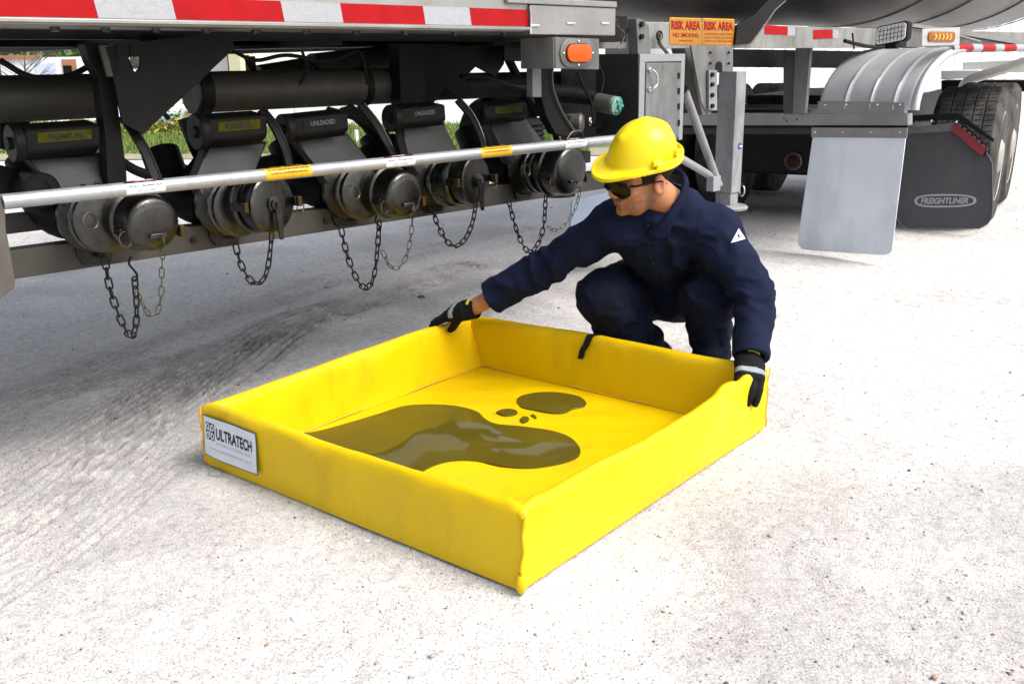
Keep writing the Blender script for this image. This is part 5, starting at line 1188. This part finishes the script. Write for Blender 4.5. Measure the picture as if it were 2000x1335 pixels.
# shirt
def shirtsd(P):
    upb=chest+(shR+shL)/2*0
    d=chainsd(P,[NB+(chest-NB)*.25,chest,waist,pelv+[0,0,.03]],[.085,.130,.140,.150],.05)
    sh=smin(cap(P,shR,shL,.070,.078),cap(P,NB*.72+shL*.28,shL,.070,.078),.05); sh=smin(sh,cap(P,NB*.72+shR*.28,shR,.076,.072),.04); d=smin(d,sh,.06)
    bk=(shL+shR)/2*.5+pelv*.5+np.array([.05,.10,.10]); d=smin(d,cap(P,bk,pelv+[0,.03,.06],.12,.13),.08)
    mR=elR*.5+shR*.5;
    armR=chainsd(P,[shR,mR,elR,wrR*.5+elR*.5,wrR+(elR-wrR)*.06],[.078,.071,.064,.061,.058]); d=smin(d,armR,.035)
    armL=chainsd(P,[shL,elL*.5+shL*.5,elL,wrL*.5+elL*.5,wrL+(elL-wrL)*.02],[.082,.076,.069,.063,.056]); d=smin(d,armL,.035)
    # cloth creases
    eR=np.exp(-(np.linalg.norm(P-elR,axis=1)/.12)**2); eL=np.exp(-(np.linalg.norm(P-elL,axis=1)/.12)**2)
    sR=np.exp(-(np.linalg.norm(P-shR-[.03,0,-.07],axis=1)/.12)**2); sL=np.exp(-(np.linalg.norm(P-shL-[-.05,0,-.09],axis=1)/.13)**2); wa=np.exp(-(np.linalg.norm(P-waist,axis=1)/.2)**2)
    d-=.022*eR*fold_noise(P,wrR-shR,110,1)+.022*eL*fold_noise(P,np.array([.2,-.2,-1]),105,2)+.020*(sR+sL)*fold_noise(P,np.array([1,0,.7]),75,3)+.020*wa*fold_noise(P,pelv-chest,80,4)
    d-=.011*fold_noise(P,np.array([.3,.2,1]),70,5,1.6)
    # cut the neck and the cuffs open
    ax=_n(hp(0,0,0)-NB+np.array([-.02,-.04,.05])); d=np.maximum(d,(P-(NB+ax*.062))@ax*1.0-np.linalg.norm(P-NB,axis=1)*0) if False else d
    cR=_n(wrR-elR); pR=wrR-cR*.092; near=np.linalg.norm(P-wrR,axis=1)<.2; d=np.where(near,np.maximum(d,(P-pR)@cR),d)
    cL=_n(wrL-elL); pL=wrL-cL*.012; near=np.linalg.norm(P-wrL,axis=1)<.14; d=np.where(near,np.maximum(d,(P-pL)@cL),d)
    d=np.maximum(d,-(cap(P,hp(-.02,0,-.04),NB+(hp(-.02,0,-.04)-NB)*.15,.059,.060)))
    inner=cap(P,pR-cR*.07,pR+cR*.05,.044,.044); d=np.maximum(d,-inner); inner=cap(P,pL-cL*.05,pL+cL*.05,.043,.043); d=np.maximum(d,-inner)
    return d
v,f=snets(shirtsd,lo,hi,.0050,.02); shirt=meshobj('shirt',v,f,NAVY,person,angle=180)
# collar
def collarsd(P):
    ax=_n(hp(-.03,0,-.05)-NB); o=NB+ax*.052; q=P-o; h=q@ax; fr=q@fh; lr=q@sd_; r=np.sqrt((fr*.92)**2+lr**2)
    flare=.066+.55*np.clip(.006-h,0,.06); low=-.016-.020*np.exp(-((fr-.045)/.03)**2)
    d=np.maximum(np.abs(r-flare)*.85-.0042,np.maximum(h-.008+.25*np.clip(fr,0,1),low-h)); d=np.where(fr>.02,np.maximum(d,.012+.25*np.clip(.03-h,0,1)-np.abs(lr)),d); return d
v,f=snets(collarsd,NB-.16,NB+.20,.003); meshobj('collar',v,f,NAVY,person,angle=180)
# button placket and sleeve seam lines
cf=[NB+fh*.075*np.array([1,1,.2])+[0,0,-.01],chest+np.array([-.075,-.115,.0]),waist+np.array([-.10,-.14,.02])]
# trousers
def trsd(P):
    d=smin(cap(P,hipR,hipL,.120,.120),cap(P,pelv,waist,.130,.12),.05)
    lR=smin(chainsd(P,[hipR,hipR*.5+knR*.5,knR],[.120,.116,.100]),chainsd(P,[knR,knR*.5+anR*.5,anR],[.098,.094,.078]),.022)
    lL=smin(chainsd(P,[hipL,hipL*.5+knL*.5,knL],[.118,.110,.094]),chainsd(P,[knL,knL*.5+anL*.5,anL],[.090,.080,.072]),.022)
    d=smin(d,lR,.03); d=smin(d,lL,.03)
    for k,a_,s in((knR,anR,6),(knL,anL,7)):
        g=np.exp(-(np.linalg.norm(P-(k*.7+a_*.3)-[.03,.03,0],axis=1)/.13)**2); d-=.028*g*fold_noise(P,a_-k,85,s)
        g=np.exp(-(np.linalg.norm(P-(k*.2+a_*.8),axis=1)/.13)**2); d-=.022*g*fold_noise(P,a_-k,90,s+4)
    d-=.014*fold_noise(P,np.array([.5,.3,1]),72,9,1.8)
    for a_ in(anR,anL): d=np.maximum(d,(a_[2]-.035)-P[:,2])
    return d
v,f=snets(trsd,lo-[0,0,.1],hi,.0052,.02); meshobj('trousers',v,f,NAVT,person,angle=180)
# boots
for a_,dr in((anR,np.array([-.75,-.66,0])),(anL,np.array([-.25,-.97,0]))):
    dr=_n(dr); s_=np.array([-dr[1],dr[0],0]); h0=np.array([a_[0],a_[1],0.])
    def bsd(P):
        d=cap(P,h0+[0,0,.05],a_+[0,0,.06],.050,.056); d=smin(d,cap(P,h0+[0,0,.045]-dr*.03,h0+dr*.13+[0,0,.035],.046,.042),.03)
        d=np.minimum(d,np.maximum(cap(P,h0-dr*.04,h0+dr*.14,.052,.050),P[:,2]-.024)); return np.maximum(d,-P[:,2]+.002)
    v,f=snets(bsd,np.minimum(h0,a_)-.22,np.maximum(h0,a_)+.22,.005); meshobj('boot',v,f,BOOT,person,angle=50)
# gloves
def glove(wr,dirp,nrm,fingers,thumb,palm_len=.085,wd=.044,cuff=.030):
    """dirp: palm direction, nrm: back of hand direction"""
    dirp=_n(dirp); nrm=_n(nrm-dirp*(nrm@dirp)); sid=np.cross(nrm,dirp)
    kn=wr+dirp*palm_len
    M=np.stack([dirp,sid,nrm],1)
    segs=[]
    for k,(off,ln,pitch) in enumerate(fingers):
        p=kn+sid*off-dirp*.012; d=dirp.copy(); q=[p]
        for L_,an in zip((ln*.45,ln*.32,ln*.25),pitch):
            an=rad(an); d=_n(d*math.cos(an)-nrm*math.sin(an)) if True else d
            q.append(q[-1]+d*L_); nr=_n(nrm-d*(nrm@d))
        segs.append(q)
    th=[wr+dirp*.025+sid*thumb[0]*.022]; 
    for t in thumb[1]: th.append(th[-1]+dirp*t[0]+sid*t[1]*thumb[0]-nrm*t[2])
    def sdf(P):
        d=rbox(P,wr+dirp*palm_len*.5,(palm_len*.55,wd,.020),.018,M)
        d=smin(d,cap(P,wr-dirp*.02,wr+dirp*.02,.036,.038),.02)
        for q in segs: d=smin(d,chainsd(P,q,[.0130,.0124,.0118,.0106]),.004)
        d=smin(d,chainsd(P,th,[.019,.0155,.0138,.0120][:len(th)]),.008)
        d-=.0014*fold_noise(P,dirp,260,3)
        d=np.maximum(d,-((P-(wr-dirp*.030))@dirp)); 
        d=np.maximum(d,-cap(P,wr-dirp*.06,wr-dirp*.015,.029,.029)); return d
    v,f=snets(sdf,wr-.2,wr+.24,.003); g=meshobj('glove',v,f,GLV,person,angle=180)
    def shell(a0,a1,push,cond=None):
        def s(P):
            d=rbox(P,wr+dirp*palm_len*.5,(palm_len*.55,wd,.020),.018,M); d=smin(d,cap(P,wr-dirp*.02,wr+dirp*.02,.036,.038),.02)-push
            x=(P-wr)@dirp; y=(P-wr)@sid; n_=(P-wr)@nrm
            d=np.maximum(d,np.maximum(a0(y)-x,x-a1(y))); d=np.maximum(d,.002-n_)
            if cond is not None: d=np.maximum(d,cond(x,y,n_))
            return d
        return snets(s,wr-.12,wr+.16,.0022)
    v,f=shell(lambda y:palm_len*.62-y*.15,lambda y:palm_len*.62+.019-y*.15,.0022); meshobj('knuckle_band',v,f,GLVG,person,angle=180)
    v,f=shell(lambda y:-.014+0*y,lambda y:-.003+0*y,.0026,lambda x,y,n_:np.abs(y)-.020); meshobj('cuff_label',v,f,GLVY,person,angle=180)
    return segs
# right hand rests on the left wall by the far corner, left hand grips the right corner
dR=_n(PZ(850,632,HW+.02)-wrR); 
glove(wrR,_n(PZ(866,612,HW+.040)-wrR),np.array([-.12,-.30,1.]),[(.038,.084,(14,4,0)),(.013,.092,(12,6,4)),(-.013,.086,(14,14,10)),(-.036,.070,(18,30,34))],(1,[(.024,.014,.020),(.028,.002,.024),(.018,-.006,.010)]),.092,.049)
glove(wrL,_n(J(1464,756,2.90)-wrL),np.array([.05,-1.,.35]),[(.036,.078,(16,26,26)),(.012,.086,(12,26,26)),(-.012,.082,(14,28,26)),(-.035,.068,(22,30,28))],(1,[(.022,.018,.022),(.028,.008,.028),(.022,-.002,.014)]),.088,.048)
# hair
def hairsd(P):
    q=((P-Hc)@HM)/HS; d=ell(q,(-.014,0,.045),(.101,.0785,.091)); d=np.maximum(d,-(q[:,2]+.030+.5*np.clip(q[:,0]+.02,0,1))); d=np.maximum(d,q[:,0]-.045)
    s=ell(q,(.022,0,.0),(.05,.069,.06)); d=np.minimum(d,np.maximum(s,np.maximum(q[:,0]-.040,-.004-q[:,2]))); return d*HS
v,f=snets(hairsd,Hc-.2,Hc+.2,.0035); meshobj('hair',v,f,HAIR,person,angle=180)
# hard hat
HT=hp(.0,0,.060); tl=rad(-4); R0=np.array([[math.cos(tl),0,math.sin(tl)],[0,1,0],[-math.sin(tl),0,math.cos(tl)]])
def hatsd(P):
    q=((P-HT)@HM)@R0; x,y,z=q.T
    out=ell(q,(-.002,0,-.016),(.116,.101,.128)); out=smin(out,ell(q,(-.015,0,.045),(.083,.080,.066)),.03)
    rd=cap(q,(-.075,0,.079),(-.01,0,.106),.014,.015); rd=smin(rd,cap(q,(-.01,0,.106),(.075,0,.075),.016,.008),.01)
    out=smin(out,rd,.022)
    inn=ell(q,(-.002,0,-.020),(.106,.091,.112)); cav=np.maximum(inn,z-.07)
    shell=np.maximum(out,-cav); shell=np.maximum(shell,-z-.012)
    e=np.sqrt((x/.122)**2+(y/.107)**2); fr=np.clip((x+.02)/.12,0,1)
    wdt=.008+.034*fr**1.3*np.clip(1-(np.abs(y)/.118)**2.5,0,1)
    zc=-.006-.10*np.clip(x-.03,0,1)-.25*np.clip(x-.115,0,1)
    rim=np.maximum((e-1)*.115-wdt,np.abs(z-zc)-.0045); rim=np.maximum(rim,-cav)
    lip=np.maximum(np.abs((e-1)*.115-wdt)-.003,np.abs(z-zc)-.006)
    d=smin(shell,rim,.012); d=smin(d,lip,.004)
    gut=np.maximum(np.abs((e-1)*.115-.009)-.0035,np.abs(z-.006)-.012); gut=np.maximum(gut,x-.02); d=smin(d,gut,.006)
    for s in(1,-1): d=smin(d,rbox(q,(.012,s*.107,.018),(.019,.006,.010),.003),.004); d=smin(d,rbox(q,(-.078,s*.084,.018),(.014,.008,.018),.004),.005)
    return d
v,f=snets(hatsd,HT-.24,HT+.24,.0030); hat=meshobj('hard_hat',v,f,YELH,person,angle=180)
def stripsd(P):
    q=((P-Hc)@HM)/HS; return np.maximum(np.abs(ell(q,(-.012,0,.050),(.106,.084,.1)))-.002,np.abs(q[:,2]+.012+.1*q[:,0])-.006)
# sunglasses
sg=MB(); lens=[]
for s in(1,-1):
    P_=[]
    for (yy,zz) in rrect(.060,.040,.013,5):
        y_=s*(.034)+yy; z_=-.004+zz-(.004 if yy*s>0 else 0); x_=.113-2.6*y_*y_-3.2*max(0,abs(y_)-.055)*.6
        P_.append((x_,y_,z_))
    inn=[hp(*p) for p in P_]; out=[hp(p[0]+.003,p[1],p[2]) for p in P_]
    meshobj('sunglass_lens',inn+out,[tuple(range(len(inn)))[::-1],tuple(range(len(inn),2*len(inn)))]+[(i,(i+1)%len(inn),len(inn)+(i+1)%len(inn),len(inn)+i) for i in range(len(inn))],LENS,person,angle=40)
    MB().tube([hp(p[0]+.0015,p[1],p[2]) for p in P_],.0030,6,closed=True).obj('sunglass_frame',FRM,person,angle=180)
    MB().tube([hp(.088,s*.066,.012),hp(.072,s*.077,.012),hp(.03,s*.0835,.010),hp(-.012,s*.086,.006),hp(-.035,s*.080,-.012)],[.006,.0062,.0050,.004,.003],8,flat=.6).obj('sunglass_temple',FRM,person,angle=180)
MB().tube([hp(.113,-.010,.010),hp(.117,0,.008),hp(.113,.010,.010)],.0035,6).obj('sunglass_frame',FRM,person)
MB().tube([hp(.092,-.058,.015),hp(.110,-.034,.016),hp(.116,0,.014),hp(.110,.034,.016),hp(.092,.058,.015)],.0042,6).obj('sunglass_frame',FRM,person,angle=180)
# sleeve patch: white triangle lying on the cloth
dg=bpy.context.evaluated_depsgraph_get(); dg.update()
def onshirt(x,y,push=.0022):
    d=ray(x,y); d=d/np.linalg.norm(d); loc=Vector(CO)-Vector(pb); ok,h,n_,i=shirt.ray_cast(loc,Vector(d)); 
    return np.array(h)+np.array(pb)+np.array(n_)*0-d*push if ok else J(x,y,3.1)
TRI=[(1443,446),(1428,474),(1456,466)]
def tri(a,b,push,sh=0): 
    A,B,C=[np.array(p,float) for p in TRI]; c=(A+B+C)/3; A,B,C=[c+(p-c)*(1-sh) for p in(A,B,C)]
    p=A*(1-b)+(B*(1-a)+C*a)*b; return onshirt(*p,push)
n=7
def tripatch(name,m,push,sh,par):
    vs=[tri(i/n,j/n,push,sh) for j in range(n+1) for i in range(n+1)]; fs=[(j*(n+1)+i,j*(n+1)+i+1,(j+1)*(n+1)+i+1,(j+1)*(n+1)+i) for j in range(n) for i in range(n)]
    return meshobj(name,vs,fs,m,par,angle=180)
tripatch('sleeve_patch',mat('white_patch_cloth',(.72,.70,.80),.7),.004,0,person)
tripatch('patch_border',mat('violet_patch_print',(.30,.26,.50),.7),.0052,.35,person); tripatch('patch_face',mat('white_patch_cloth',(.7,.7,.8)),.0062,.5,person)
g=[onshirt(x,y,.0072) for x,y in((1440,458),(1443,456),(1446,463),(1442,465))]; meshobj('patch_flame',g,[(0,1,2,3)],INK,person,smooth=False)

trou=[o for o in person.children if o.name.startswith('trousers')][0]
def on(obj,x,y,push):
    d=ray(x,y); d=d/np.linalg.norm(d); ok,h,n_,i=obj.ray_cast(Vector(CO)-Vector(pb),Vector(d)); return (np.array(h)+np.array(pb)-d*push) if ok else None
def seam(obj,pts,r,name='stitched_seam',m=NAVY):
    P=[]
    for a,b in zip(pts[:-1],pts[1:]):
        for t in np.linspace(0,1,8,endpoint=False): P.append((a[0]+(b[0]-a[0])*t,a[1]+(b[1]-a[1])*t))
    P.append(pts[-1]); Q=[on(obj,x,y,.0002) for x,y in P]; Q=[q for q in Q if q is not None]
    K=[]
    for q in Q:
        if not K or np.linalg.norm(q-K[-1])<.06: K.append(q)
    if len(K)>3: MB().tube(K,r,5).obj(name,m,person,angle=180)
seam(shirt,[(1372,400),(1362,440),(1378,480),(1400,510)],.0016); seam(shirt,[(1225,400),(1212,440),(1222,480)],.0016)
seam(shirt,[(1262,420),(1258,470),(1270,520),(1285,560)],.0018); seam(shirt,[(1275,420),(1271,470),(1283,520),(1298,560)],.0018)
for x,y in((1265,440),(1267,475),(1276,515)):
    q=on(shirt,x,y,.002); 
    if q is not None: MB().ball(q,.0055,8).obj('button',mat('dark_button',(.012,.012,.02),.4),person)
seam(shirt,[(1310,462),(1352,458)],.0018); seam(shirt,[(1310,462),(1314,500),(1356,496),(1352,458)],.0013)
seam(shirt,[(1444,690),(1500,697)],.0016); seam(shirt,[(978,560),(1000,602)],.0016)
seam(trou,[(1372,520),(1376,560),(1380,620),(1385,690)],.0016,'stitched_seam',NAVT); seam(trou,[(1185,515),(1165,560),(1160,610),(1185,650)],.0016,'stitched_seam',NAVT)
